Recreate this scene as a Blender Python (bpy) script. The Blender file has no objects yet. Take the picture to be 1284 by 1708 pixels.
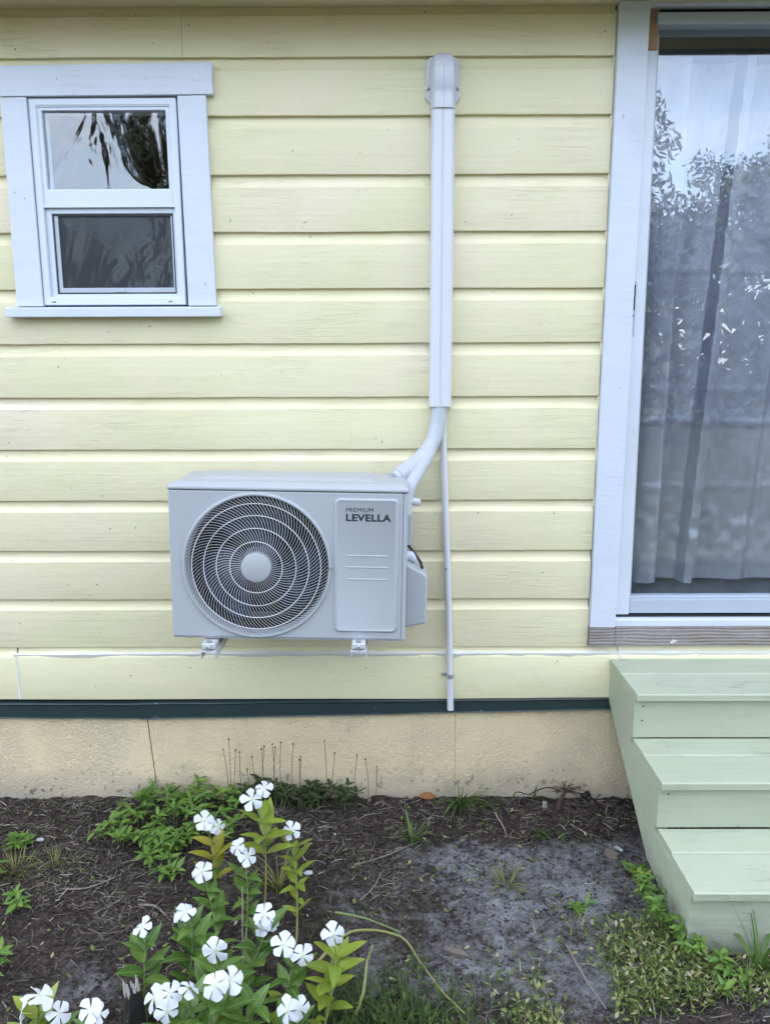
import bpy, bmesh, math, random
import numpy as np
from mathutils import Matrix, Vector, noise as mnoise
R = math.radians
random.seed(7); rng = np.random.default_rng(7)
S = bpy.context.scene
COL = S.collection

# ------------------------------------------------------------------ camera
CAM = Vector((0.0, -2.67, 1.591))
PITCH, YAW, ROLL, F, PW, PH = 0.182374, -0.0050806, 0.0036193, 1284.0, 1284.0, 1708.0
def cam_axes():
    cp, sp, cy, sy = math.cos(PITCH), math.sin(PITCH), math.cos(YAW), math.sin(YAW)
    f = Vector((sy*cp, cy*cp, -sp)); r = Vector((cy, -sy, 0)); d = f.cross(r)
    cr, sr = math.cos(ROLL), math.sin(ROLL)
    return cr*r + sr*d, -sr*r + cr*d, f
AX = cam_axes()
cam = bpy.data.cameras.new('camera'); cam_o = bpy.data.objects.new('camera', cam); COL.objects.link(cam_o)
m = Matrix.Identity(4)
for i in range(3):
    m[i][0] = AX[0][i]; m[i][1] = -AX[1][i]; m[i][2] = -AX[2][i]; m[i][3] = CAM[i]
cam_o.matrix_world = m
cam.sensor_fit = 'VERTICAL'; cam.sensor_height = 36.0; cam.lens = 36.0*F/PH
cam.clip_start = 0.05; cam.clip_end = 600
S.camera = cam_o
def at(px, py, Y):
    """world point where the photo pixel meets the vertical plane y = Y"""
    v = AX[0]*((px-PW/2)/F) + AX[1]*((py-PH/2)/F) + AX[2]
    return CAM + v*((Y-CAM.y)/v.y)
def at_ground(px, py, z=0.0):
    v = AX[0]*((px-PW/2)/F) + AX[1]*((py-PH/2)/F) + AX[2]
    return CAM + v*((z-CAM.z)/v.z)

# ------------------------------------------------------------------ world, sun, exposure
SUN_EL = R(42)
w = bpy.data.worlds.new('World'); S.world = w; w.use_nodes = True
nt = w.node_tree; nt.nodes.clear()
sky = nt.nodes.new('ShaderNodeTexSky'); sky.sky_type = 'NISHITA'; sky.sun_disc = False
sky.sun_elevation = SUN_EL; sky.sun_rotation = 0.0
sky.air_density = 1.0; sky.dust_density = 2.0; sky.ozone_density = 0.8
bg = nt.nodes.new('ShaderNodeBackground'); bg.inputs['Strength'].default_value = 0.12
wo = nt.nodes.new('ShaderNodeOutputWorld')
tc = nt.nodes.new('ShaderNodeTexCoord'); cn = nt.nodes.new('ShaderNodeTexNoise')
cn.inputs['Scale'].default_value = 3.2; cn.inputs['Detail'].default_value = 7; cn.inputs['Roughness'].default_value = .58
mp = nt.nodes.new('ShaderNodeMapping'); mp.inputs['Scale'].default_value = (1, 1, 2.2)
nt.links.new(tc.outputs['Generated'], mp.inputs['Vector']); nt.links.new(mp.outputs['Vector'], cn.inputs['Vector'])
cr = nt.nodes.new('ShaderNodeMapRange'); cr.inputs['From Min'].default_value = .42; cr.inputs['From Max'].default_value = .66
cr.inputs['To Min'].default_value = .26; cr.inputs['To Max'].default_value = .82
nt.links.new(cn.outputs['Fac'], cr.inputs['Value'])
mx = nt.nodes.new('ShaderNodeMix'); mx.data_type = 'RGBA'
nt.links.new(cr.outputs['Result'], mx.inputs['Factor']); nt.links.new(sky.outputs['Color'], mx.inputs['A'])
mx.inputs['B'].default_value = (4.9, 4.95, 5.1, 1)
nt.links.new(mx.outputs['Result'], bg.inputs['Color']); nt.links.new(bg.outputs['Background'], wo.inputs['Surface'])
sun = bpy.data.lights.new('sun', 'SUN'); sun.energy = 3.0; sun.angle = R(0.5); sun.color = (1, .95, .87)
sun_o = bpy.data.objects.new('sun', sun); COL.objects.link(sun_o)
sun_o.rotation_euler = (-(math.pi/2 - SUN_EL), 0, 0); sun_o.location = (0, 20, 20)
vs = S.view_settings; vs.view_transform = 'Standard'; vs.look = 'None'; vs.gamma = 1; vs.use_curve_mapping = False
vs.exposure = 2.93

# ------------------------------------------------------------------ node materials
class NT:
    def __init__(s, name):
        s.m = bpy.data.materials.new(name); s.m.use_nodes = True; s.t = s.m.node_tree; s.t.nodes.clear()
        s.out = s.n('OutputMaterial'); s.p = s.n('BsdfPrincipled'); s.l(s.p.outputs[0], s.out.inputs['Surface'])
    def n(s, k, **kw):
        x = s.t.nodes.new('ShaderNode'+k)
        for a, b in kw.items(): setattr(x, a, b)
        return x
    def l(s, a, b): s.t.links.new(a, b)
    def co(s, scale=(1, 1, 1), kind='Object', rnd=False):
        c = s.n('TexCoord'); mpn = s.n('Mapping'); mpn.inputs['Scale'].default_value = scale
        s.l(c.outputs[kind], mpn.inputs['Vector'])
        if rnd:
            oi = s.n('ObjectInfo'); mu = s.n('Math', operation='MULTIPLY'); mu.inputs[1].default_value = 37.0
            s.l(oi.outputs['Random'], mu.inputs[0]); cb = s.n('CombineXYZ')
            for k in range(3): s.l(mu.outputs[0], cb.inputs[k])
            s.l(cb.outputs[0], mpn.inputs['Location'])
        return mpn.outputs['Vector']
    def noise(s, vec, scale, detail=4, rough=.55, dist=0.0):
        x = s.n('TexNoise'); x.inputs['Scale'].default_value = scale; x.inputs['Detail'].default_value = detail
        x.inputs['Roughness'].default_value = rough; x.inputs['Distortion'].default_value = dist
        s.l(vec, x.inputs['Vector']); return x.outputs['Fac']
    def ramp(s, fac, stops):
        x = s.n('ValToRGB'); e = x.color_ramp.elements
        while len(e) < len(stops): e.new(.5)
        for k, (p, c) in enumerate(stops):
            e[k].position = p; e[k].color = (*c, 1) if len(c) == 3 else c
        s.l(fac, x.inputs['Fac']); return x.outputs['Color']
    def rng(s, fac, a, b, c=0.0, d=1.0):
        x = s.n('MapRange'); x.inputs['From Min'].default_value = a; x.inputs['From Max'].default_value = b
        x.inputs['To Min'].default_value = c; x.inputs['To Max'].default_value = d
        s.l(fac, x.inputs['Value']); return x.outputs['Result']
    def mix(s, fac, a, b, blend='MIX'):
        x = s.n('Mix', data_type='RGBA', blend_type=blend)
        for v, i in ((fac, 'Factor'), (a, 'A'), (b, 'B')):
            if isinstance(v, (int, float)): x.inputs[i].default_value = v
            elif isinstance(v, tuple): x.inputs[i].default_value = (*v, 1)
            else: s.l(v, x.inputs[i])
        return x.outputs['Result']
    def math(s, op, a, b=0.0):
        x = s.n('Math', operation=op)
        for v, i in ((a, 0), (b, 1)):
            if isinstance(v, (int, float)): x.inputs[i].default_value = v
            else: s.l(v, x.inputs[i])
        return x.outputs[0]
    def bump(s, h, strength=.3, dist=.002, prev=None):
        x = s.n('Bump'); x.inputs['Strength'].default_value = strength; x.inputs['Distance'].default_value = dist
        s.l(h, x.inputs['Height'])
        if prev is not None: s.l(prev, x.inputs['Normal'])
        return x.outputs['Normal']
    def set(s, col=None, rough=None, normal=None, metal=None, spec=None):
        for v, k in ((col, 'Base Color'), (rough, 'Roughness'), (normal, 'Normal'), (metal, 'Metallic'), (spec, 'Specular IOR Level')):
            if v is None: continue
            if isinstance(v, tuple): s.p.inputs[k].default_value = (*v, 1)
            elif isinstance(v, (int, float)): s.p.inputs[k].default_value = v
            else: s.l(v, s.p.inputs[k])
        return s.m

def mat_plain(name, col, rough=.5, metal=0.0, var=.12, scale=9, bump=.08):
    t = NT(name); v = t.co(); f = t.noise(v, scale, 6)
    c = t.mix(f, tuple(x*(1-var) for x in col), tuple(min(1, x*(1+var)) for x in col))
    return t.set(c, t.rng(t.noise(v, scale*3, 3), .3, .7, max(.05, rough-.08*min(1, var*8)), rough+.08*min(1, var*8)), t.bump(t.noise(v, scale*14, 3), bump, .002), metal)

def mat_paint_wood(name, c0, c1, c2, rough=.5, grain=(1.2, 30, 60), chips=None, gstr=.22, tone=.06, wear=.4, mud=False):
    t = NT(name); v = t.co(); vr = t.co(rnd=True); g = t.co(grain, rnd=True)
    big = t.noise(vr, 1.7, 4, .6, .6)
    c = t.ramp(big, [(.3, c0), (.52, c1), (.72, c2)])
    streak = t.noise(g, 1.6, 5, .6)
    c = t.mix(t.rng(streak, .3, .7, 0, .09), c, tuple(x*.88 for x in c1))
    oi = t.n('ObjectInfo')
    c = t.mix(t.rng(oi.outputs['Random'], 0, 1, 0, tone*3), c, tuple(x*.86 for x in c0))
    # scuffs and small dark specks with shapes of their own
    sp = t.noise(vr, 55, 2, .4); spm = t.rng(sp, .76, .79)
    c = t.mix(t.math('MULTIPLY', spm, .6), c, (.16, .14, .10))
    gr = t.noise(t.co((2.0, 6, 9), rnd=True), 2.2, 6, .65)
    c = t.mix(t.rng(gr, .60, .8, 0, .3*wear), c, tuple(x*.78 for x in c0))
    if mud:
        mz = t.n('SeparateXYZ'); t.l(t.co(), mz.inputs[0]); mn_ = t.math('ADD', mz.outputs['Z'], t.math('MULTIPLY', t.noise(vr, 9, 6, .7), -.22))
        c = t.mix(t.rng(mn_, -.10, .06, .7, 0), c, (.16, .15, .13))
        sc_ = t.noise(t.co((2, 7, 7), rnd=True), 3.2, 7, .7); c = t.mix(t.rng(sc_, .52, .74, 0, .5), c, (.30, .325, .265))
        sl = t.noise(t.co((1.4, 60, 60), rnd=True), 1.8, 4, .6); c = t.mix(t.rng(sl, .63, .70, 0, .4), c, (.22, .25, .19))
    crack = t.noise(t.co((1.2, 16, 26), rnd=True), 2.4, 3, .5, 1.2)
    ck = t.math('ABSOLUTE', t.math('SUBTRACT', crack, .5)); ckm = t.rng(ck, 0.0, .02, 1, 0)
    gate = t.rng(t.noise(vr, 4.2, 4), .50, .64)
    ckm = t.math('MULTIPLY', ckm, gate)
    c = t.mix(t.math('MULTIPLY', ckm, wear), c, tuple(x*.6 for x in c0))
    if chips:
        ch = t.noise(t.co((3, 8, 8), rnd=True), chips[1], 5, .6, .4); c = t.mix(t.rng(ch, chips[2], chips[2]+.02), c, chips[0])
    h = t.math('ADD', t.math('MULTIPLY', streak, .6), t.math('MULTIPLY', t.noise(vr, 34, 4), .5))
    h = t.math('SUBTRACT', h, t.math('MULTIPLY', ckm, 1.2))
    n1 = t.bump(h, gstr, .004)
    n1 = t.bump(t.noise(t.co((1, 1, 2), rnd=True), 9, 3), .12, .02, n1)
    return t.set(c, t.rng(streak, .3, .7, rough-.1, rough+.1), n1)

M = {}
M['siding'] = mat_paint_wood('siding_paint', (.715, .685, .44), (.74, .69, .475), (.785, .69, .545), .55, gstr=.42, wear=.1, tone=.06)
M['yellow_trim'] = mat_paint_wood('water_table_paint', (.74, .685, .44), (.72, .69, .465), (.76, .69, .50), .55)
M['white'] = mat_paint_wood('white_paint', (.555, .605, .70), (.58, .63, .725), (.52, .565, .66), .42, gstr=.16, tone=.02)
M['caulk'] = mat_plain('white_caulk', (.64, .645, .61), .5, 0, .08, 20, .4)
M['sage'] = mat_paint_wood('sage_paint', (.37, .41, .305), (.39, .43, .325), (.43, .465, .37), .5, gstr=.35, wear=.9, mud=True)
M['vinyl'] = mat_plain('white_vinyl', (.60, .655, .75), .35, 0, .03, 4, .02)
M['alu'] = mat_plain('painted_aluminium', (.42, .475, .55), .42, .1, .08, 7, .06)
M['alu_white'] = mat_plain('chalky_white_aluminium', (.62, .66, .74), .45, .1, .1, 9, .1)
M['flash'] = None
M['unit'] = mat_plain('unit_enamel', (.365, .395, .425), .38, 0, .025, 3, .03)
M['wire'] = mat_plain('wire_enamel', (.56, .58, .61), .4, 0, .03, 6, .0)
M['dark'] = mat_plain('dark_plastic', (.012, .013, .016), .5, 0, .2, 9, .05)
M['coil'] = mat_plain('coil_fins_throat_shade', (.006, .008, .014), .45, .4, .3, 30, .1)
M['blade'] = mat_plain('fan_blade_plastic', (.022, .03, .062), .25, 0, .08, 4, .02)
M['black'] = mat_plain('black_rubber', (.008, .008, .009), .5, 0, .2, 9, .05)
M['pvc'] = mat_plain('white_pvc', (.57, .59, .645), .38, 0, .05, 6, .03)
M['cover'] = mat_plain('line_cover_plastic', (.585, .605, .665), .34, 0, .0, 4, .0)
M['capgrey'] = mat_plain('cap_plastic', (.50, .53, .60), .35, 0, .03, 4, .03)
M['zinc'] = mat_plain('zinc_steel', (.55, .58, .60), .35, .8, .15, 30, .1)
M['bracket'] = mat_plain('bracket_enamel', (.50, .52, .55), .4, .1, .06, 9, .05)
M['ink'] = mat_plain('dark_ink', (.016, .022, .034), .5, 0, .05, 5, 0)
M['orange_wood'] = mat_plain('bare_orange_wood', (.36, .22, .14), .7, 0, .2, 12, .3)

def mat_wrap():
    t = NT('grey_wrap_tape'); v = t.co(); s = t.n('TexWave', wave_type='BANDS', bands_direction='DIAGONAL'); s.inputs['Scale'].default_value = 7; s.inputs['Distortion'].default_value = 3
    s.inputs['Detail'].default_value = 3; t.l(v, s.inputs['Vector']); f = t.noise(v, 30, 5)
    c = t.mix(f, (.36, .39, .44), (.48, .51, .57))
    d = t.noise(v, 90, 2); c = t.mix(t.rng(d, .68, .74, 0, .4), c, (.25, .26, .28))
    n = t.bump(s.outputs['Fac'], .25, .004); n = t.bump(f, .3, .006, n)
    return t.set(c, .42, n)
M['wrap'] = mat_wrap()

def mat_flash():
    t = NT('dark_green_flashing'); v = t.co(); f = t.noise(v, 6, 5)
    c = t.mix(f, (.012, .028, .030), (.022, .042, .044))
    d = t.noise(t.co((2, 5, 9)), 5, 6, .7); c = t.mix(t.rng(d, .62, .78, 0, .5), c, (.13, .17, .18))
    sp = t.noise(v, 70, 2); c = t.mix(t.rng(sp, .72, .75, 0, .5), c, (.35, .4, .4))
    return t.set(c, .42, t.bump(t.noise(v, 8, 2), .25, .01))
M['flash'] = mat_flash()

def mat_stucco():
    t = NT('tan_stucco'); v = t.co()
    wv = t.noise(v, 40, 3, .5); 
    vm = t.n('VectorMath', operation='ADD'); cx = t.n('CombineXYZ'); sc = t.math('MULTIPLY', wv, .02)
    for k in range(3): t.l(sc, cx.inputs[k])
    t.l(v, vm.inputs[0]); t.l(cx.outputs[0], vm.inputs[1])
    n1 = t.noise(vm.outputs[0], 84, 3, .5, .8); ridge = t.math('ABSOLUTE', t.math('SUBTRACT', n1, .5))
    ridge = t.rng(ridge, 0, .12, 1, 0)
    gate = t.rng(t.noise(v, 5, 3), .36, .58, .3, 1)
    h = t.math('ADD', t.math('MULTIPLY', t.math('MULTIPLY', ridge, gate), .8), t.math('MULTIPLY', t.noise(v, 160, 3), .35))
    c = t.ramp(t.noise(v, 2.6, 5, .6), [(.3, (.65, .545, .345)), (.5, (.68, .575, .37)), (.7, (.65, .56, .39))])
    sp = t.noise(v, 85, 2, .4); c = t.mix(t.rng(sp, .73, .77, 0, .65), c, (.14, .11, .07))
    # splashed soil near the ground, ragged edge
    sx = t.n('SeparateXYZ'); t.l(v, sx.inputs[0])
    zz = t.math('ADD', sx.outputs['Z'], t.math('MULTIPLY', t.noise(v, 7, 6, .65), -.16))
    c = t.mix(t.rng(zz, -.10, .06, .75, 0), c, (.30, .28, .25))
    spl = t.noise(v, 46, 3, .5); c = t.mix(t.math('MULTIPLY', t.rng(spl, .62, .66), t.rng(zz, -.08, .10, .8, 0)), c, (.10, .085, .07))
    st = t.noise(t.co((1.0, 1, 1.6)), 3.4, 6, .65); c = t.mix(t.rng(st, .58, .76, 0, .35), c, (.45, .41, .33))
    dr = t.noise(t.co((9, 9, .7)), 2.0, 5, .6); c = t.mix(t.rng(dr, .60, .74, 0, .22), c, (.40, .35, .27))
    return t.set(c, .85, t.bump(h, .7, .0055))
M['stucco'] = mat_stucco()

def mat_weathered():
    t = NT('weathered_wood'); v = t.co((1, 1, 1)); 
    wv = t.n('TexWave', wave_type='BANDS', bands_direction='Z'); wv.inputs['Scale'].default_value = 26; wv.inputs['Distortion'].default_value = 5
    wv.inputs['Detail'].default_value = 3; wv.inputs['Detail Scale'].default_value = .6
    t.l(t.co((.35, 1, 1)), wv.inputs['Vector'])
    c = t.ramp(wv.outputs['Fac'], [(.0, (.075, .055, .045)), (.4, (.20, .16, .13)), (.8, (.28, .235, .20))])
    b = t.noise(t.co((1, 1, 4)), 5, 4); c = t.mix(t.rng(b, .35, .65, .1, .75), c, (.29, .28, .285))
    ch = t.noise(t.co((4, 8, 12)), 5, 3, .5); c = t.mix(t.rng(ch, .69, .71), c, (.72, .74, .78))
    return t.set(c, .75, t.bump(wv.outputs['Fac'], .35, .004))
M['weathered'] = mat_weathered()

def mat_soil():
    t = NT('soil_and_sand'); v = t.co(); sx = t.n('SeparateXYZ'); t.l(v, sx.inputs[0])
    a = t.noise(v, 42, 7, .65); b = t.noise(v, 130, 4, .6)
    dark = t.ramp(a, [(.3, (.012, .009, .008)), (.5, (.034, .026, .022)), (.7, (.080, .065, .055))])
    sand = t.ramp(b, [(.3, (.12, .121, .132)), (.55, (.195, .197, .213)), (.75, (.26, .262, .277))])
    # the bare sandy patch: vertex mask broken up by noise
    at_ = t.n('Attribute', attribute_name='sand'); brk = t.noise(v, 6.5, 8, .7, .7)
    brk2 = t.noise(v, 38, 4, .6)
    f = t.math('ADD', t.math('MULTIPLY', at_.outputs['Fac'], .62), t.math('ADD', t.math('MULTIPLY', brk, 1.3), t.math('MULTIPLY', brk2, .75)))
    c = t.mix(t.rng(f, 1.37, 1.80), dark, sand)
    grit = t.noise(v, 210, 3, .6); c = t.mix(t.rng(grit, .58, .66, 0, .6), c, (.016, .014, .013)); c = t.mix(t.rng(grit, .36, .30, 0, .5), c, (.22, .22, .225))
    # lawn further from the house
    la = t.noise(v, 1.4, 6, .6); far = t.math('ADD', t.math('MULTIPLY', sx.outputs['Y'], -1), t.math('MULTIPLY', la, 1.4))
    gr = t.ramp(t.noise(v, 18, 6), [(.3, (.014, .016, .008)), (.7, (.034, .036, .018))])
    c = t.mix(t.rng(far, 2.6, 3.4), c, gr)
    h = t.math('ADD', a, t.math('MULTIPLY', b, .5))
    return t.set(c, .95, t.bump(h, .8, .012), spec=.2)
M['soil'] = mat_soil()

def mat_island(name, stops, rough=.8, spec=.3, obj=False, trans=0.0):
    """colour that differs from piece to piece"""
    t = NT(name)
    if obj: o = t.n('ObjectInfo').outputs['Random']
    else: o = t.n('NewGeometry').outputs['Random Per Island']
    c = t.ramp(o, stops); f = t.noise(t.co(), 60, 3)
    c = t.mix(t.rng(f, .3, .7, 0, .3), c, (.02, .02, .01))
    if trans:
        tr = t.n('BsdfTranslucent'); t.l(c, tr.inputs['Color']); ms = t.n('MixShader'); ms.inputs[0].default_value = trans
        t.l(t.p.outputs[0], ms.inputs[1]); t.l(tr.outputs[0], ms.inputs[2]); t.l(ms.outputs[0], t.out.inputs['Surface'])
    return t.set(c, rough, spec=spec)
M['straw'] = mat_island('dead_straw', [(0, (.025, .02, .017)), (.4, (.065, .053, .044)), (.72, (.125, .105, .088)), (.93, (.24, .21, .18)), (1, (.42, .38, .33))])
M['sandcrumb'] = mat_island('sand_crumb', [(0, (.05, .05, .054)), (.5, (.12, .12, .13)), (1, (.24, .24, .25))])
M['mulch'] = mat_island('dark_mulch', [(0, (.012, .010, .009)), (.5, (.034, .026, .023)), (.85, (.07, .055, .048)), (1, (.14, .12, .11))])
M['lawn'] = mat_island('weedy_grass', [(0, (.04, .085, .016)), (.35, (.11, .17, .036)), (.65, (.20, .245, .065)), (.85, (.31, .31, .125)), (1, (.50, .46, .32))], .6, .3, trans=.25)
M['grass_green'] = mat_island('green_grass', [(0, (.03, .07, .015)), (.5, (.055, .11, .025)), (1, (.11, .15, .04))], .55, .3, trans=.25)
M['dry'] = mat_plain('dry_stalk', (.10, .075, .05), .8, 0, .25, 40, .2)
M['twig'] = mat_plain('grey_twig', (.17, .145, .12), .85, 0, .3, 60, .3)
M['head'] = mat_plain('dry_seed_head', (.055, .035, .025), .9, 0, .3, 90, .4)

def mat_leaf(name, a, b, vein, rough=.38, trans=.22):
    t = NT(name); oi = t.n('ObjectInfo'); v = t.co(); c = t.ramp(oi.outputs['Random'], [(0, a), (1, b)])
    c = t.mix(t.rng(t.noise(v, 45, 4), .35, .7, 0, .35), c, tuple(x*.6 for x in a))
    sx = t.n('SeparateXYZ'); t.l(v, sx.inputs[0]); ay = t.math('ABSOLUTE', sx.outputs['Y'])
    c = t.mix(t.rng(ay, .0004, .0012, .6, 0), c, vein)
    tr = t.n('BsdfTranslucent'); t.l(c, tr.inputs['Color']); ms = t.n('MixShader'); ms.inputs[0].default_value = trans
    t.l(t.p.outputs[0], ms.inputs[1]); t.l(tr.outputs[0], ms.inputs[2]); t.l(ms.outputs[0], t.out.inputs['Surface'])
    return t.set(c, rough, t.bump(t.noise(v, 120, 2), .15, .002), spec=.4)
M['leaf'] = mat_leaf('periwinkle_leaf', (.06, .135, .022), (.125, .215, .038), (.2, .3, .09))
M['leaf_lime'] = mat_leaf('lime_leaf', (.17, .25, .028), (.26, .33, .04), (.25, .3, .08))
M['leaf_yellow'] = mat_leaf('yellowing_leaf', (.22, .23, .02), (.30, .27, .03), (.3, .3, .08))
M['weedleaf'] = mat_leaf('weed_leaf', (.06, .145, .022), (.165, .275, .045), (.19, .29, .08), .45)
M['weeddark'] = mat_leaf('dark_weed_leaf', (.022, .042, .014), (.05, .085, .026), (.05, .07, .03), .6)
M['stem'] = mat_plain('green_stem', (.13, .19, .05), .5, 0, .2, 30, .1)
M['stem_y'] = mat_plain('yellow_stem', (.20, .21, .07), .5, 0, .2, 30, .1)
def mat_petal():
    t = NT('white_petal'); v = t.co(); sx = t.n('SeparateXYZ'); t.l(v, sx.inputs[0])
    c = t.mix(t.rng(sx.outputs['X'], .002, .007, .7, 0), (.64, .67, .73), (.55, .58, .32))
    wv = t.noise(t.co((6, 60, 60)), 3, 3)
    tr = t.n('BsdfTranslucent'); tr.inputs['Color'].default_value = (.62, .66, .72, 1); ms = t.n('MixShader'); ms.inputs[0].default_value = .25
    t.l(t.p.outputs[0], ms.inputs[1]); t.l(tr.outputs[0], ms.inputs[2]); t.l(ms.outputs[0], t.out.inputs['Surface'])
    return t.set(c, .6, t.bump(wv, .2, .002), spec=.2)
M['petal'] = mat_petal()
M['throat'] = mat_plain('flower_throat', (.5, .52, .2), .6, 0, .1, 30, 0)

def mat_glass(name, refl, ior, wav=None, tint=(.96, .975, .985)):
    t = NT(name); t.t.nodes.remove(t.p)
    f0 = ((ior-1)/(ior+1))**2+refl; ge = t.n('NewGeometry'); dt = t.n('VectorMath', operation='DOT_PRODUCT')
    t.l(ge.outputs['Incoming'], dt.inputs[0]); t.l(ge.outputs['Normal'], dt.inputs[1])
    fac = t.math('ADD', t.math('MULTIPLY', t.math('POWER', t.math('SUBTRACT', 1.0, t.math('ABSOLUTE', dt.outputs['Value'])), 5.0), 1-f0), f0)
    gl = t.n('BsdfGlossy'); gl.inputs['Roughness'].default_value = 0.0; gl.inputs['Color'].default_value = (.95, .97, 1, 1)
    tp = t.n('BsdfTransparent'); tp.inputs['Color'].default_value = (*tint, 1)
    if wav:
        v = t.co((1, 1, .55)); f = t.noise(v, wav[0], 2, .45, 1.5); t.l(t.bump(f, wav[1], wav[2]), gl.inputs['Normal'])
    ms = t.n('MixShader'); t.l(fac, ms.inputs[0]); t.l(tp.outputs[0], ms.inputs[1]); t.l(gl.outputs[0], ms.inputs[2])
    t.l(ms.outputs[0], t.out.inputs['Surface']); return t.m
M['glass_door'] = mat_glass('door_glass', .045, 1.5, (2.2, .05, .01))
M['glass_wavy'] = mat_glass('wavy_window_glass', .035, 1.5, (6.0, 1.0, .0048))
def mat_screen():
    t = NT('insect_mesh'); tp = t.n('BsdfTransparent'); ms = t.n('MixShader'); ms.inputs[0].default_value = .45
    t.l(tp.outputs[0], ms.inputs[1]); t.l(t.p.outputs[0], ms.inputs[2]); t.l(ms.outputs[0], t.out.inputs['Surface'])
    return t.set((.04, .046, .056), .6)
M['screen'] = mat_screen()
def mat_curtain():
    t = NT('silver_curtain'); v = t.co()
    c = t.ramp(t.noise(t.co((1, 1, .5)), 3.2, 5, .6), [(.3, (.215, .235, .285)), (.5, (.29, .31, .37)), (.7, (.38, .40, .46))])
    sx = t.n('SeparateXYZ'); t.l(v, sx.inputs[0])
    ns = t.noise(v, 26, 6, .65); nb = t.noise(t.co((1, 1, .3)), 8, 4, .55, .4)
    h = t.math('ADD', t.math('MULTIPLY', ns, .5), nb)
    return t.set(c, t.rng(ns, .3, .7, .32, .5), t.bump(h, .3, .012), .4)
M['curtain'] = mat_curtain()
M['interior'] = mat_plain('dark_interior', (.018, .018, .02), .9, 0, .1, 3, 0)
M['roof'] = mat_plain('roof_shingle', (.09, .085, .08), .9, 0, .3, 20, .6)
M['bark'] = mat_plain('tree_bark', (.07, .055, .045), .9, 0, .4, 9, .6)
M['crown'] = mat_island('tree_leaves', [(0, (.018, .023, .014)), (.5, (.04, .048, .03)), (1, (.075, .084, .055))], .6, .3)
M['scrap'] = mat_plain('white_scrap', (.36, .38, .41), .5, 0, .1, 60, .3)
M['chipwood'] = mat_plain('split_wood', (.12, .10, .085), .8, 0, .3, 50, .5)
M['char'] = mat_plain('charred_wood', (.012, .011, .010), .8, 0, .4, 60, .6)
M['ash'] = mat_plain('bleached_wood', (.42, .40, .37), .85, 0, .35, 50, .6)
M['rust_leaf'] = mat_plain('rusty_leaf', (.22, .095, .03), .7, 0, .3, 40, .3)
M['root'] = mat_plain('reddish_root', (.055, .034, .028), .85, 0, .35, 50, .5)

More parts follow.
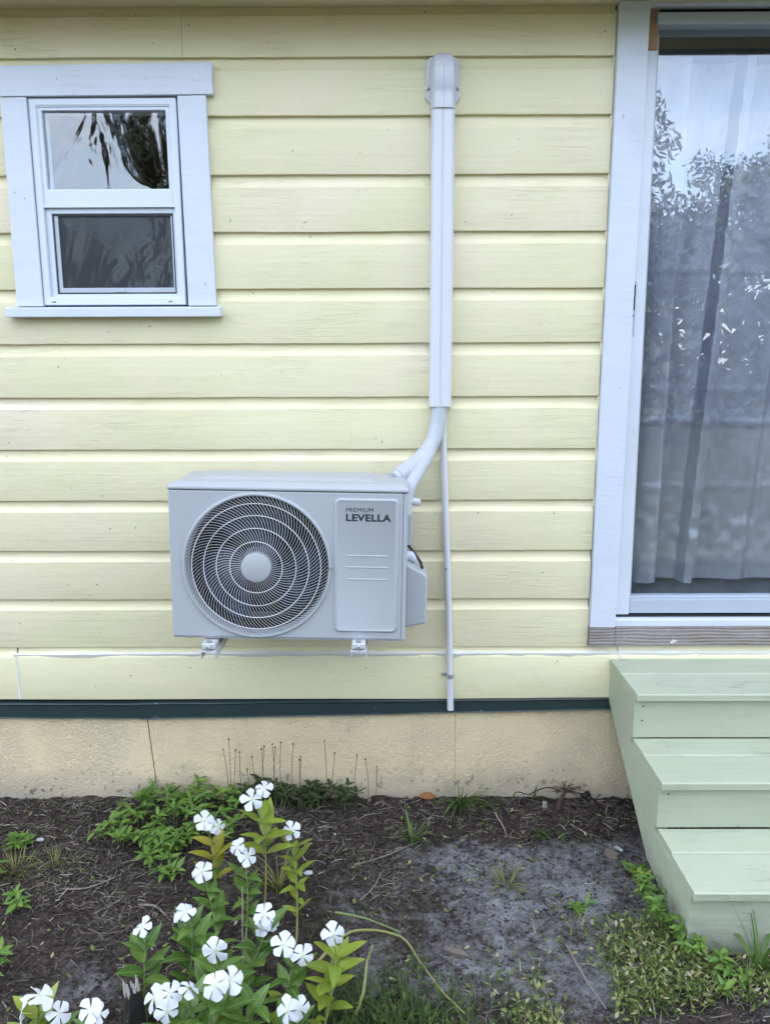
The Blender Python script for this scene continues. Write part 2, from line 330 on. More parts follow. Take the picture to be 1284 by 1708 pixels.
# ------------------------------------------------------------------ mesh building
class MB:
    def __init__(s): s.v = []; s.f = []
    def add(s, vs, fs):
        k = len(s.v); s.v += [tuple(x) for x in vs]; s.f += [tuple(i+k for i in f) for f in fs]; return s
    def box(s, x0, x1, y0, y1, z0, z1):
        return s.add([(x0,y0,z0),(x1,y0,z0),(x1,y1,z0),(x0,y1,z0),(x0,y0,z1),(x1,y0,z1),(x1,y1,z1),(x0,y1,z1)],
              [(0,3,2,1),(4,5,6,7),(0,1,5,4),(1,2,6,5),(2,3,7,6),(3,0,4,7)])
    def slab(s, pts, y0, y1):
        """polygon in x,z (counter-clockwise seen from -y) given thickness along y"""
        n = len(pts); vs = [(p[0], y0, p[1]) for p in pts]+[(p[0], y1, p[1]) for p in pts]
        fs = [tuple(range(n)), tuple(range(2*n-1, n-1, -1))]+[(i, i+n, (i+1) % n+n, (i+1) % n) for i in range(n)]
        return s.add(vs, fs)
    def prism_x(s, prof, xs, fn=None):
        """profile in y,z swept along x"""
        n = len(prof); vs = []; fs = []
        for x in xs:
            for k, (y, z) in enumerate(prof):
                vs.append(fn(x, y, z, k) if fn else (x, y, z))
        for i in range(len(xs)-1):
            for k in range(n):
                a = i*n+k; b = i*n+(k+1) % n; fs.append((a, a+n, b+n, b))
        fs.append(tuple(range(n))); fs.append(tuple((len(xs)-1)*n+k for k in reversed(range(n))))
        return s.add(vs, fs)
    def tube(s, path, rad, seg=8, cap=True):
        path = [Vector(p) for p in path]; n = len(path)
        rad = [rad]*n if isinstance(rad, (int, float)) else rad
        up = None; vs = []; fs = []
        for i, p in enumerate(path):
            t = (path[min(i+1, n-1)]-path[max(i-1, 0)]).normalized()
            if up is None:
                up = t.orthogonal().normalized()
            up = (up - t*up.dot(t)).normalized(); sd = t.cross(up)
            for k in range(seg):
                a = 2*math.pi*k/seg; vs.append(p+(up*math.cos(a)+sd*math.sin(a))*rad[i])
        for i in range(n-1):
            for k in range(seg):
                a = i*seg+k; b = i*seg+(k+1) % seg; fs.append((a, b, b+seg, a+seg))
        if cap: fs.append(tuple(reversed(range(seg)))); fs.append(tuple((n-1)*seg+k for k in range(seg)))
        return s.add(vs, fs)
    def lathe_y(s, prof, c, seg=48, close=False):
        """profile of (radius, y) turned about an axis along y through c=(x,z)"""
        vs = []; fs = []; n = len(prof)
        for k in range(seg):
            a = 2*math.pi*k/seg
            for r, y in prof: vs.append((c[0]+r*math.cos(a), y, c[1]+r*math.sin(a)))
        for k in range(seg):
            k2 = (k+1) % seg
            for i in range(n-1 if not close else n):
                j = (i+1) % n; fs.append((k*n+i, k2*n+i, k2*n+j, k*n+j))
        return s.add(vs, fs)
    def disc_y(s, r, y, c, seg=40):
        return s.add([(c[0]+r*math.cos(2*math.pi*k/seg), y, c[1]+r*math.sin(2*math.pi*k/seg)) for k in range(seg)], [tuple(range(seg))])
    def mesh(s, name, mat, smooth=False):
        me = bpy.data.meshes.new(name); me.from_pydata(s.v, [], s.f); me.materials.append(mat)
        if smooth: me.polygons.foreach_set('use_smooth', [True]*len(me.polygons))
        me.update(); return me
    def build(s, name, mat, parent=None, smooth=False, bevel=0, loc=None, fixn=True):
        me = s.mesh(name, mat, smooth)
        if fixn:
            bm = bmesh.new(); bm.from_mesh(me); bmesh.ops.recalc_face_normals(bm, faces=bm.faces); bm.to_mesh(me); bm.free()
        o = bpy.data.objects.new(name, me); COL.objects.link(o)
        if parent: o.parent = parent
        if loc is not None: o.location = loc
        if bevel:
            b = o.modifiers.new('bevel', 'BEVEL'); b.width = bevel; b.segments = 2; b.limit_method = 'ANGLE'; b.angle_limit = R(40)
            b.harden_normals = False
        if smooth and not bevel: me.set_sharp_from_angle(angle=R(40))
        return o
def mobj(name, me, parent=None, mat=None):
    o = bpy.data.objects.new(name, me); COL.objects.link(o)
    if parent: o.parent = parent
    if mat is not None: o.matrix_local = mat
    return o
def thing(name, label, cat, loc=(0, 0, 0), group=None, rot=None):
    o = bpy.data.objects.new(name, None); COL.objects.link(o); o.location = loc; o.empty_display_size = .1
    if rot: o.rotation_euler = rot
    tag(o, label, cat, group); return o
def tag(o, label=None, cat=None, group=None, kind=None):
    if label: o['label'] = label
    if cat: o['category'] = cat
    if group: o['group'] = group
    if kind: o['kind'] = kind
    return o
def nz(x, y=0.0, z=0.0): return mnoise.noise(Vector((x, y, z)))

# ------------------------------------------------------------------ ground
def sm(a, b, x): t = max(0, min(1, (x-a)/(b-a))); return t*t*(3-2*t)
def gz(x, y):
    h = .012*nz(x*1.7, y*1.7, 3) + .009*nz(x*5, y*5, 8) + .009*nz(x*10, y*10, 2) + .004*nz(x*21, y*21, 6)
    h += .05*sm(.45, .85, x)*sm(-.35, -.85, y)*(1-sm(-1.3, -2.2, y))
    h += .018*sm(-.25, -.02, y)
    return h*(1 if y > -6 else .3) - .01
def ground():
    def axis(a, b, step, far): 
        d = list(np.arange(a, b+1e-6, step)); g = step; lo = [a]; hi = [b]
        while lo[-1] > -far: g *= 1.28; lo.append(lo[-1]-g)
        g = step
        while hi[-1] < far: g *= 1.28; hi.append(hi[-1]+g)
        return lo[:0:-1]+d+hi[1:]
    xs = axis(-1.6, 1.5, .011, 260); ys = axis(-1.5, .12, .011, 260)
    v = []; sand = []
    for y in ys:
        for x in xs:
            n = abs(x) < 2 and -2 < y < .3
            z = gz(x, y) if abs(x) < 30 and abs(y) < 30 else -.01
            if n: z += .007*nz(x*22, y*22, 1)+.006*nz(x*44, y*44, 5)+ .012*max(0, nz(x*13, y*13, 9)-.1)
            v.append((x, y, z))
            # sandy patch right of the flowers, and a small one lower left
            s_ = sm(-.35, .25, x+.25*nz(x*3, y*3))*sm(-.12, -.36, y+.10*nz(x*4, y*4, 7))*(1-.8*sm(-.8, -1.25, y+.1*nz(x*3, 4)))*(1 - .75*sm(.6, .95, x)*sm(-.6, -.85, y))
            s_ = max(s_, .75*math.exp(-(((x+.78)/.22)**2+((y+.88)/.13)**2)), .9*math.exp(-(((x-1.02)/.16)**2+((y+.98)/.08)**2)), .8*math.exp(-(((x-.3)/.22)**2+((y+.98)/.08)**2)))
            sand.append(s_)
    nx = len(xs); f = [(j*nx+i, j*nx+i+1, (j+1)*nx+i+1, (j+1)*nx+i) for j in range(len(ys)-1) for i in range(nx-1)]
    me = bpy.data.meshes.new('ground'); me.from_pydata(v, [], f); me.materials.append(M['soil'])
    a = me.attributes.new('sand', 'FLOAT', 'POINT'); a.data.foreach_set('value', sand)
    me.polygons.foreach_set('use_smooth', [True]*len(me.polygons))
    o = bpy.data.objects.new('ground', me); COL.objects.link(o); o['kind'] = 'structure'
ground()

# ------------------------------------------------------------------ house
house = thing('house', 'pale yellow clapboard house with small window, sliding glass door and tan stucco foundation', 'house')
ROWS = [2.565, 2.393, 2.215, 2.038, 1.858, 1.680, 1.501, 1.323, 1.144, .964, .786, .606]   # bottom edges of the boards
XL, XD, XR = -2.6, .7145, 3.4
def board(x0, x1, zb, zt, seed, lo=None, hi=None, name='siding_board', plain=False):
    """drop siding: flat face, scooped cove at the top tucked under the next board"""
    h = zt-zb
    fl = [( -.0035, zb+.001), (-.0195, zb+.001), (-.0205, zb+.004), (-.0205, zb+h-.040), (-.0190, zb+h-.0385), (-.0130, zb+h-.033), (-.0085, zb+h-.024), (-.0065, zb+h-.012), (-.0060, zb+h+.006), (-.0035, zb+h+.006)]
    if plain: fl = [(-.0035, zb), (-.0205, zb), (-.0205, zt), (-.0035, zt)]
    if lo is not None or hi is not None:
        a = zb if lo is None else lo; b = zt+.006 if hi is None else hi
        fl = [(y, min(max(z, a), b)) for y, z in fl]
    n = max(2, int((x1-x0)/.02)); xs = [x0+(x1-x0)*i/n for i in range(n+1)]
    def fn(x, y, z, k):
        if k in (1, 2) and lo is None: z += .0022*nz(x*2.3, seed)+.0010*nz(x*17, seed)
        if y < -.004: y += .0012*nz(x*1.3, seed*3.3)+.0004*nz(x*14, z*20, seed)
        if k in (3, 4, 5): z += .0012*nz(x*5, seed*7)
        return (x, y, z)
    return MB().prism_x(fl, xs, fn).build(name, M['siding'], house, smooth=True)
WX0, WX1, WZ0, WZ1 = -1.150, -.662, 1.800, 2.452        # window opening
DX0, DX1 = .7165, 2.72                                     # door trim outer edges
tops = [2.722]+ROWS[:-1]
for i, (zb, zt) in enumerate(zip(ROWS, tops)):
    sp = [(XL, XD+random.uniform(-.0015, .001))]
    if i == 7: sp = [(XL, -.1313), (-.1309, sp[0][1])]
    if i == 0: sp = [(XL, -.6465), (-.6455, XD-.001)]
    if WZ0 > zt or WZ1 < zb:
        for a, b in sp: board(a, b, zb, zt, i*3.7+a)
    else:
        b1 = sp[-1][1]
        board(XL, WX0, zb, zt, i*3.7); board(WX1, b1, zb, zt, i*3.7+1)
        if zb < WZ0: board(WX0, WX1, zb, zt, i*3.7+2, None, WZ0-.002)
        if zt > WZ1: board(WX0, WX1, zb, zt, i*3.7+2, WZ1+.002, None)
    board(DX1+.002, XR, zb, zt, i*3.7+5)
# water-table board under the siding: scooped top, flat face, caulked joints
def wtable(x0, x1, seed):
    pr = [(-.0035, .408), (-.0235, .408), (-.0245, .411), (-.0245, .566), (-.0225, .573), (-.016, .580), (-.0115, .592), (-.0105, .612), (-.0035, .612)]
    n = max(2, int((x1-x0)/.03)); xs = [x0+(x1-x0)*i/n for i in range(n+1)]
    def fn(x, y, z, k):
        if k in (1, 2): z += .0015*nz(x*2, seed)
        if y < -.01: y += .0012*nz(x*2.3, seed)
        return (x, y, z)
    MB().prism_x(pr, xs, fn).build('skirt_board', M['yellow_trim'], house, smooth=True)
for a, b in ((XL, -1.3535), (-1.3475, .826), (.836, XR)): wtable(a, b, a)
def caulk(path, r, name='caulk_bead'):
    p = [Vector(q) for q in path]; out = []
    for a, b in zip(p, p[1:]):
        n = max(2, int((b-a).length/.02))
        out += [a.lerp(b, i/n) for i in range(n)]
    out.append(p[-1])
    out = [q+Vector((.001*nz(q.x*30, q.z*30), 0, .0016*nz(q.x*21, q.z*21, 4))) for q in out]
    MB().tube(out, [max(.0012, r*(.85+.7*nz(q.x*11, q.z*11, 2)+.3*nz(q.x*45, q.z*45, 6))) for q in out], 6).build(name, M['caulk'], house, smooth=True)
caulk([(-1.3505, -.0205, .409), (-1.3505, -.0205, .574)], .0082)
caulk([(-1.36, -.0175, .5775), (-.6, -.0170, .580), (.0, -.0165, .5795), (.70, -.0165, .5805), (.832, -.0165, .5805)], .0105)
caulk([(.831, -.0205, .412), (.831, -.019, .585), (.831, -.012, .606)], .0078)
caulk([(.80, -.0165, .582), (1.3, -.0165, .580), (2.7, -.0165, .58)], .0080)
for z0, z1 in ((.62, .76), (1.12, 2.70)):
    MB().tube([(XD+.0005+.0008*nz(z*30), -.013+.003*nz(z*22), z) for z in np.arange(z0, z1, .012)], .0035, 6).build('caulk_bead', M['siding'], house, smooth=True)
# nail heads and old screw holes in the boards
nb = MB()
for px, py in ((164, 1023), (166, 1056), (162, 975), (220, 1126), (400, 1113), (548, 1122), (547, 1146), (929, 1102), (929, 1139), (318, 1113), (110, 570), (98, 612), (171, 827), (797, 855), (924, 856), (800, 600), (905, 955), (540, 290), (1000, 55), (1008, 52), (22, 72), (26, 82), (171, 24), (315, 42), (640, 420), (470, 620), (610, 1113), (700, 1095)):
    p = at(px, py, -.0215); nb.disc_y(.0022 if random.random() < .4 else .0014, -.0222 if p.z > .6 else -.0262, (p.x, p.z), 8)
o = nb.build('nail_holes', M['black'], house); o['kind'] = 'stuff'
# dark green metal flashing, two lengths lapping at x = -.905
def flashing(x0, x1, zt0, zt1, zb0, zb1, yo):
    n = int((x1-x0)/.04)+1; xs = [x0+(x1-x0)*i/n for i in range(n+1)]
    pr = range(8)
    def fn(x, y, z, k):
        u = (x-x0)/(x1-x0); zt = zt0+(zt1-zt0)*u; zb = zb0+(zb1-zb0)*u
        P_ = [(-.004, zt+.003), (-.0300, zt-.001), (-.0335, zt-.004), (-.0300, zt-.0065), (-.0270, zt-.010), (-.0290, zb+.004), (-.0310, zb), (-.004, zb)][k]
        return (x, P_[0]+yo+.002*nz(x*4, k*.2), P_[1]+.0018*nz(x*5.5, k*.1, 2))
    MB().prism_x([(0, 0)]*8, xs, fn).build('flashing_strip', M['flash'], house)
flashing(XL, -.902, .397, .3945, .343, .333, .0); flashing(-.912, .86, .396, .414, .331, .369, -.0025); flashing(.862, XR, .412, .412, .372, .372, 0)
# stucco foundation, two panels either side of the open crack
def panel(pts): 
    MB().slab(pts, -.014, .1).build('foundation_panel', M['stucco'], house)
panel([(XL, -.15), (-.8725, -.15), (-.8725, 0), (-.8975, .355), (XL, .355)])
panel([(-.8675, -.15), (.2425, -.15), (.2425, .38), (-.8935, .36), (-.8685, 0)])
panel([(.2437, -.15), (XR, -.15), (XR, .395), (.2437, .38)])
MB().box(-.93, -.84, .03, .09, -.1, .36).build('crack_backing', M['black'], house)
# structural shell behind the boards, with the two openings
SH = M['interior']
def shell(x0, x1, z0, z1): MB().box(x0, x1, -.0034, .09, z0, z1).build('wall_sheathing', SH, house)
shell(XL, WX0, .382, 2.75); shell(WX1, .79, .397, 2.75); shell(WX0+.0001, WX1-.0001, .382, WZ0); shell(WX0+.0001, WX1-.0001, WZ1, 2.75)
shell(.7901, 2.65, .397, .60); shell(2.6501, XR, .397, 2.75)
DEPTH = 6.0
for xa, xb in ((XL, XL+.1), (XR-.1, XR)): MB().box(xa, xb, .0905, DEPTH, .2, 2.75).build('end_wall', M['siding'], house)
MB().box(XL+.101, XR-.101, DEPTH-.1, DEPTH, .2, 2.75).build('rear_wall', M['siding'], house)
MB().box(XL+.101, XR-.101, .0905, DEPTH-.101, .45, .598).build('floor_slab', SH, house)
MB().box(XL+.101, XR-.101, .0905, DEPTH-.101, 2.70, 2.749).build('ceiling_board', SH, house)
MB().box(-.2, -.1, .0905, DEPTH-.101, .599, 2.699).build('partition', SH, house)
# eave: soffit boards, fascia, roof
EAVE = .30
for k in range(2):
    MB().box(XL-.3, XR+.3, -EAVE+.02+k*.158, -EAVE+.176+k*.158, 2.712, 2.732).build('soffit_board', M['siding'], house, bevel=.002)
MB().box(XL-.3, XR+.3, -EAVE-.001, -EAVE+.019, 2.700, 2.86).build('fascia_board', M['white'], house, bevel=.002)
rp = [(-EAVE-.05, 2.862), (DEPTH/2, 4.45), (DEPTH+.4, 2.862), (DEPTH+.4, 2.90), (DEPTH/2, 4.50), (-EAVE-.05, 2.90)]
MB().prism_x(rp, [XL-.35, XR+.35]).build('roof', M['roof'], house)
MB().prism_x([(.02, 2.752), (DEPTH-.02, 2.752), (DEPTH-.02, 2.87), (DEPTH/2, 4.40), (.02, 2.93)], [XL+.002, XL+.1]).build('gable', M['siding'], house)
MB().prism_x([(.02, 2.752), (DEPTH-.02, 2.752), (DEPTH-.02, 2.87), (DEPTH/2, 4.40), (.02, 2.93)], [XR-.1, XR-.002]).build('gable', M['siding'], house)

# ------------------------------------------------------------------ window
win = bpy.data.objects.new('window', None); COL.objects.link(win); win.parent = house
def wpart(name, mb, mat, bevel=.0015, smooth=False): return mb.build(name, mat, win, bevel=bevel, smooth=smooth)
def quad(pts, y0, y1): return MB().slab(pts, y0, y1)
wpart('head_casing', quad([(-1.226, 2.4465), (-.5525, 2.4495), (-.5505, 2.544), (-1.226, 2.536)], -.043, -.0195), M['white'], .002)
wpart('side_casing', quad([(-1.231, 1.803), (-1.1445, 1.803), (-1.1445, 2.4455), (-1.2265, 2.4445)], -.040, -.0195), M['white'], .002)
wpart('side_casing', quad([(-.6615, 1.803), (-.570, 1.803), (-.575, 2.4482), (-.6655, 2.4472)], -.040, -.0195), M['white'], .002)
wpart('sill', MB().prism_x([(-.062, 1.766), (-.062, 1.797), (-.0195, 1.8025), (-.0195, 1.770)], [-1.2625, -.5525]), M['white'], .003)
FY = -.030
def frame(name, x0, x1, z0, z1, wl, wr, wb, wt, y0, y1, mat, bevel=.0015):
    """four mitred lengths in one extruded frame"""
    a = [(x0, z0), (x1, z0), (x1, z1), (x0, z1)]; b = [(x0+wl, z0+wb), (x1-wr, z0+wb), (x1-wr, z1-wt), (x0+wl, z1-wt)]
    vs = [(p[0], y, p[1]) for y in (y0, y1) for p in a+b]; fs = []
    for k in range(4):
        j = (k+1) % 4
        fs += [(k, j, 4+j, 4+k), (8+k, 12+k, 12+j, 8+j), (k, 8+k, 8+j, j), (4+k, 4+j, 12+j, 12+k)]
    return MB().add(vs, fs)
wpart('frame', frame('f', -1.1425, -.6715, 1.807, 2.4445, .022, .022, .026, .022, FY-.002, .06, M['vinyl']), M['vinyl'], .003)
wpart('sash', frame('s', -1.1203, -.6937, 2.1185, 2.4222, .0155, .0155, .054, .013, FY+.004, .03, M['vinyl']), M['vinyl'], .003)
wpart('sash', frame('s', -1.1203, -.6937, 1.8335, 2.1180, .019, .0095, .010, .020, FY+.012, .04, M['vinyl']), M['vinyl'], .002)
wpart('sash_lip', frame('l', -1.125, -.689, 2.1150, 2.4265, .007, .007, .007, .007, FY+.0005, FY+.0035, M['vinyl']), M['vinyl'], .0008)
wpart('pane', MB().box(-1.1047, -.7093, -.013, -.011, 2.1727, 2.4090), M['glass_wavy'], 0)
wpart('pane', MB().box(-1.1011, -.7034, .004, .006, 1.8437, 2.0978), M['glass_wavy'], 0)
wpart('screen_frame', frame('sf', -1.1008, -.7037, 1.8440, 2.0976, .017, .0095, .020, .006, FY+.018, FY+.024, M['alu']), M['alu'], .001)
wpart('screen_gasket', frame('sg', -1.0996, -.7049, 1.8452, 2.0964, .0035, .003, .0035, .004, FY+.0155, FY+.0178, M['black']), M['black'], 0)
wpart('insect_screen', MB().box(-1.0838, -.7132, FY+.0205, FY+.021, 1.8640, 2.0916), M['screen'], 0)
wpart('pull_tab', MB().box(-.9145, -.877, FY+.014, FY+.0179, 1.849, 1.859), M['alu'], .001)
for x in (-1.109, -.722): wpart('weep_hole', MB().box(x-.006, x+.006, FY-.0026, FY-.0021, 1.8155, 1.8185), M['black'], 0)
# ------------------------------------------------------------------ sliding door
door = bpy.data.objects.new('sliding_door', None); COL.objects.link(door); door.parent = house
def dpart(name, mb, mat, bevel=.0015): return mb.build(name, mat, door, bevel=bevel)
dpart('side_trim', quad([(.7165, .6845), (.8055, .6845), (.8135, 2.7110), (.7185, 2.7110)], -.040, -.0005), M['white'], .002)
dpart('trim_block', quad([(.7150, .6115), (.8060, .6115), (.8055, .6835), (.7160, .6835)], -.037, -.0005), M['weathered'], .001)
dpart('side_trim', MB().box(2.632, 2.718, -.040, -.0005, .6115, 2.711), M['white'], .002)
dpart('head_trim', MB().box(.8145, 2.631, -.036, -.0005, 2.7015, 2.7115), M['white'], .001)
dpart('header_gap', MB().box(.816, 2.63, .012, .085, 2.690, 2.711), M['black'], 0)
dpart('header_rail', MB().prism_x([(-.016, 2.662), (-.016, 2.688), (-.012, 2.690), (.085, 2.690), (.085, 2.655), (-.012, 2.655)], [.846, 2.63]), M['alu'], .001)
dpart('jamb', quad([(.8062, .720), (.8640, .720), (.8545, 2.585), (.8142, 2.585)], .000, .08), M['alu_white'], .0015)
dpart('jamb_block', quad([(.8145, 2.586), (.8540, 2.586), (.8535, 2.711), (.8150, 2.711)], -.003, .08), M['orange_wood'], .001)
dpart('latch_plate', MB().box(.8155, .8290, -.0022, -.0002, 1.700, 1.880), M['alu'], .0008)
dpart('latch_slot', MB().box(.8190, .8255, -.0028, -.0023, 1.785, 1.868), M['black'], 0)
dpart('latch_slot', MB().disc_y(.004, -.0029, (.821, 1.768), 12), M['black'], 0)
dpart('stile', quad([(.8645, .745), (.8715, .745), (.8625, 2.6345), (.8555, 2.6345)], .012, .05), M['alu'], .001)
dpart('bottom_rail', MB().box(.8650, 2.63, .006, .05, .7245, .7850), M['alu'], .0015)
dpart('bottom_rail', MB().box(.8650, 2.63, .0005, .0055, .7250, .7745), M['alu'], .001)
dpart('track', MB().box(.807, 2.63, -.002, .08, .712, .7195), M['dark'], 0)
dpart('sill_strip', MB().prism_x([(-.030, .6855), (-.030, .7080), (-.026, .7115), (-.0005, .7115), (-.0005, .6855)], [.8065, 2.63]), M['white'], .001)
dpart('sill', MB().prism_x([(-.033, .6125), (-.034, .6845), (-.0005, .6845), (-.0005, .6125)], [.8075, 2.63]), M['weathered'], .0015)
dpart('under_sill', MB().box(.80, 2.70, -.012, -.0036, .607, .6115), M['siding'], 0)
dpart('pane', MB().box(.8560, 1.742, .026, .030, .7845, 2.650), M['glass_door'], 0)
dpart('pane', MB().box(1.802, 2.63, .040, .044, .7845, 2.634), M['glass_door'], 0)
dpart('stile', MB().box(1.742, 1.800, .012, .06, .785, 2.6345), M['alu'], .0015)

# curtains behind the glass
def curtain(name, x0, x1, z0, z1, steps, yb, seed, label, lean=.047):
    nx, nzv = int((x1-x0)/.006), 150; v = []; f = []
    for j in range(nzv+1):
        z = z0+(z1-z0)*j/nzv
        for i in range(nx+1):
            x = x0+(x1-x0)*i/nx; u = x-lean*(z-.82)
            y = yb+.017*math.sin((x-.035*(z-.82))*2*math.pi/.185+seed)*(.6+.4*math.sin(x*5+seed))
            for s0, d, wd, ln in steps: y += d*.5*(1+math.tanh((x-ln*(z-.82)+.004*nz(z*2.2, s0*9)-s0)/wd))
            y += .013*nz(u*6, z*.9, seed)+.0025*nz(u*19, z*6, seed)+.0016*nz(x*40, z*34, seed)
            for zc, a in ((1.405, .005), (1.165, .006), (.985, .005), (1.52, .003), (1.93, .003)):
                y -= a*math.exp(-abs(z-zc-.012*nz(x*4, zc))/.006)
            y += .009*math.exp(-((z-1.0)/.12)**2)*nz(x*22, z*22, seed)
            v.append((x, y, z))
    for j in range(nzv):
        for i in range(nx):
            a = j*(nx+1)+i; f.append((a, a+1, a+nx+2, a+nx+1))
    o = MB().add(v, f).build(name, M['curtain'], None, smooth=True, fixn=False)
    return tag(o, label, 'curtain')
st = [(.90, -.012, .02, .0), (.992, .055, .004, .010), (1.045, -.010, .02, .03), (1.080, -.060, .004, .052), (1.122, .075, .003, .052), (1.20, -.02, .05, .08), (1.33, .018, .012, .06), (1.45, -.02, .03, .02)]
curtain('curtain', .842, 1.62, .812, 2.600, st, .118, 4, 'silvery grey curtain hanging in folds behind the sliding glass door')
curtain('curtain', 1.60, 2.60, .80, 2.645, [(1.75, -.03, .01, .02), (1.9, .03, .02, .02), (2.1, -.03, .01, 0), (2.3, .03, .02, 0), (2.45, -.02, .01, 0)], .17, 9, 'silvery grey curtain behind the far pane of the sliding door', .02)
curtain('curtain', .842, 1.66, .70, .99, [(.95, .01, .02, 0), (1.1, -.012, .01, 0), (1.3, .012, .02, 0)], .215, 12, 'crumpled violet grey curtain hem behind the foot of the glass door', .0)

# ------------------------------------------------------------------ outdoor unit
AX0, AY0, AZ0 = -.675, -.380, .7765
ac = thing('outdoor_unit', 'light grey wall hung air conditioner unit with round fan grille and dark lettering', 'air conditioner', (AX0, AY0, AZ0), None, (0, R(1.15), 0))
W_, H_, D_ = .7245, .4625, .268
FC, FR = (.266, .2296), .2195
def acp(name, mb, mat=M['unit'], bevel=.002, smooth=False, parent=None): return mb.build(name, mat, parent or ac, bevel=bevel, smooth=smooth)
def front_panel():
    PWD = .7105; n = 144; z0 = .0
    angs = sorted([2*math.pi*k/n for k in range(n)]+[math.atan2(z-FC[1], x-FC[0]) % (2*math.pi) for x in (0.0, PWD) for z in (z0, H_)])
    N = len(angs); ring = []; per = []
    for a in angs:
        c, s_ = math.cos(a), math.sin(a); ring.append((FC[0]+(FR+.004)*c, FC[1]+(FR+.004)*s_))
        t = min([(PWD-FC[0])/c if c > 1e-9 else 1e9, (0-FC[0])/c if c < -1e-9 else 1e9, (H_-FC[1])/s_ if s_ > 1e-9 else 1e9, (z0-FC[1])/s_ if s_ < -1e-9 else 1e9])
        per.append((FC[0]+c*t, FC[1]+s_*t))
    def inset(p, d): return (min(max(p[0], d), PWD-d), min(max(p[1], z0+d), H_-d))
    rows = [[(p[0], .012, p[1]) for p in ring], [(p[0], 0, p[1]) for p in ring], [(inset(p, .004)[0], 0, inset(p, .004)[1]) for p in per],
            [(inset(p, .0012)[0], .0012, inset(p, .0012)[1]) for p in per], [(p[0], .0042, p[1]) for p in per], [(p[0], .03, p[1]) for p in per]]
    v = [q for r in rows for q in r]; f = []
    for r in range(len(rows)-1):
        for k in range(N):
            j = (k+1) % N; f.append((r*N+k, r*N+j, (r+1)*N+j, (r+1)*N+k))
    return MB().add(v, f)
acp('front_panel', front_panel(), bevel=0)
acp('base_pan', MB().box(.004, W_-.002, .006, D_, -.006, -.0005), bevel=.001)
acp('side_panel', MB().box(0.001, .004, .0305, D_, .0, H_-.001), bevel=.001)
acp('side_panel', MB().slab([(.7109, .0005), (W_, .0005), (W_, H_-.001), (.7109, H_-.001)], .0012, D_-.03), bevel=.003)
acp('shroud_throat', MB().lathe_y([(FR-.004, .0405), (FR-.012, .13)], FC, 72), M['coil'], 0, True)  # rear of the grey shroud, inner shade put into its near-black colour
acp('coil', MB().box(.006, .70, D_-.02, D_-.001, .004, H_-.004), M['coil'], 0)
# lid with rounded edges, raised field and ribs
acp('lid', MB().add([(-.003, -.003, .4645), (W_+.003, -.003, .4645), (W_+.003, D_+.002, .4645), (-.003, D_+.002, .4645),
                 (-.003, -.003, .4755), (W_+.003, -.003, .4755), (W_+.003, D_+.002, .4755), (-.003, D_+.002, .4755),
                 (.018, .020, .4865), (W_-.012, .020, .4865), (W_-.012, D_-.012, .4885), (.018, D_-.012, .4885)],
        [(0, 3, 2, 1), (0, 1, 5, 4), (1, 2, 6, 5), (2, 3, 7, 6), (3, 0, 4, 7), (4, 5, 9, 8), (5, 6, 10, 9), (6, 7, 11, 10), (7, 4, 8, 11), (8, 9, 10, 11)]), bevel=.004)
acp('lid_field', MB().add([(.06, .07, .4868), (.63, .07, .4868), (.63, .25, .4886), (.06, .25, .4886), (.085, .095, .4930), (.61, .095, .4930), (.61, .235, .4940), (.085, .235, .4940)],
        [(0, 1, 5, 4), (1, 2, 6, 5), (2, 3, 7, 6), (3, 0, 4, 7), (4, 5, 6, 7)]), bevel=.002)
# grille
gr = acp('fan_grille', MB().lathe_y([(FR-.0025, .010), (FR-.001, -.004), (FR+.002, -.0075), (FR+.006, -.0075), (FR+.0095, -.003), (FR+.0105, .0005)], FC, 128), bevel=0, smooth=True)
def gy(r): return -.010-.006*(1-(r/FR)**2)
def sweep(r):                     # how far the curved wires have turned at radius r
    tot, q, st_ = 0.0, .045, .002
    while q < r: tot += st_/q*1.05*((q-.04)/(FR-.04))**.9; q += st_
    return tot
RINGS = [.080, .1215, .1605, .1970]; bands = [(.044, .080, 58), (.080, .1215, 74), (.1215, .1605, 90), (.1605, .1970, 106), (.1970, FR-.001, 116)]
wb = MB()
for r0, r1, n in bands:
    for k in range(n):
        th = 2*math.pi*k/n
        pts = [(FC[0]+r*math.cos(th+sweep(r)), gy(r)+.0012, FC[1]+r*math.sin(th+sweep(r))) for r in np.linspace(r0, r1, 5)]
        wb.tube(pts, .00072, 4, False)
tag(acp('grille_wires', wb, M['wire'], 0, False, gr), kind='stuff')
for r in RINGS:
    MB().tube([(FC[0]+r*math.cos(a), gy(r), FC[1]+r*math.sin(a)) for a in np.linspace(0, 2*math.pi, 97)], .00135, 6, False).build('grille_ring', M['wire'], gr, smooth=True)
acp('hub_cap', MB().lathe_y([(.0001, gy(.04)-.005), (.042, gy(.04)-.005), (.0455, gy(.04)-.0035), (.0455, .004)], FC, 48), M['unit'], 0, True, gr)
acp('rim_screw', MB().lathe_y([(.0001, -.010), (.004, -.010), (.0048, -.007)], (FC[0]+FR+.006, FC[1]), 12), M['zinc'], 0, True, gr)
acp('fan_shroud', MB().lathe_y([(FR-.003, .0102), (FR-.004, .04)], FC, 72), M['unit'], 0, True)
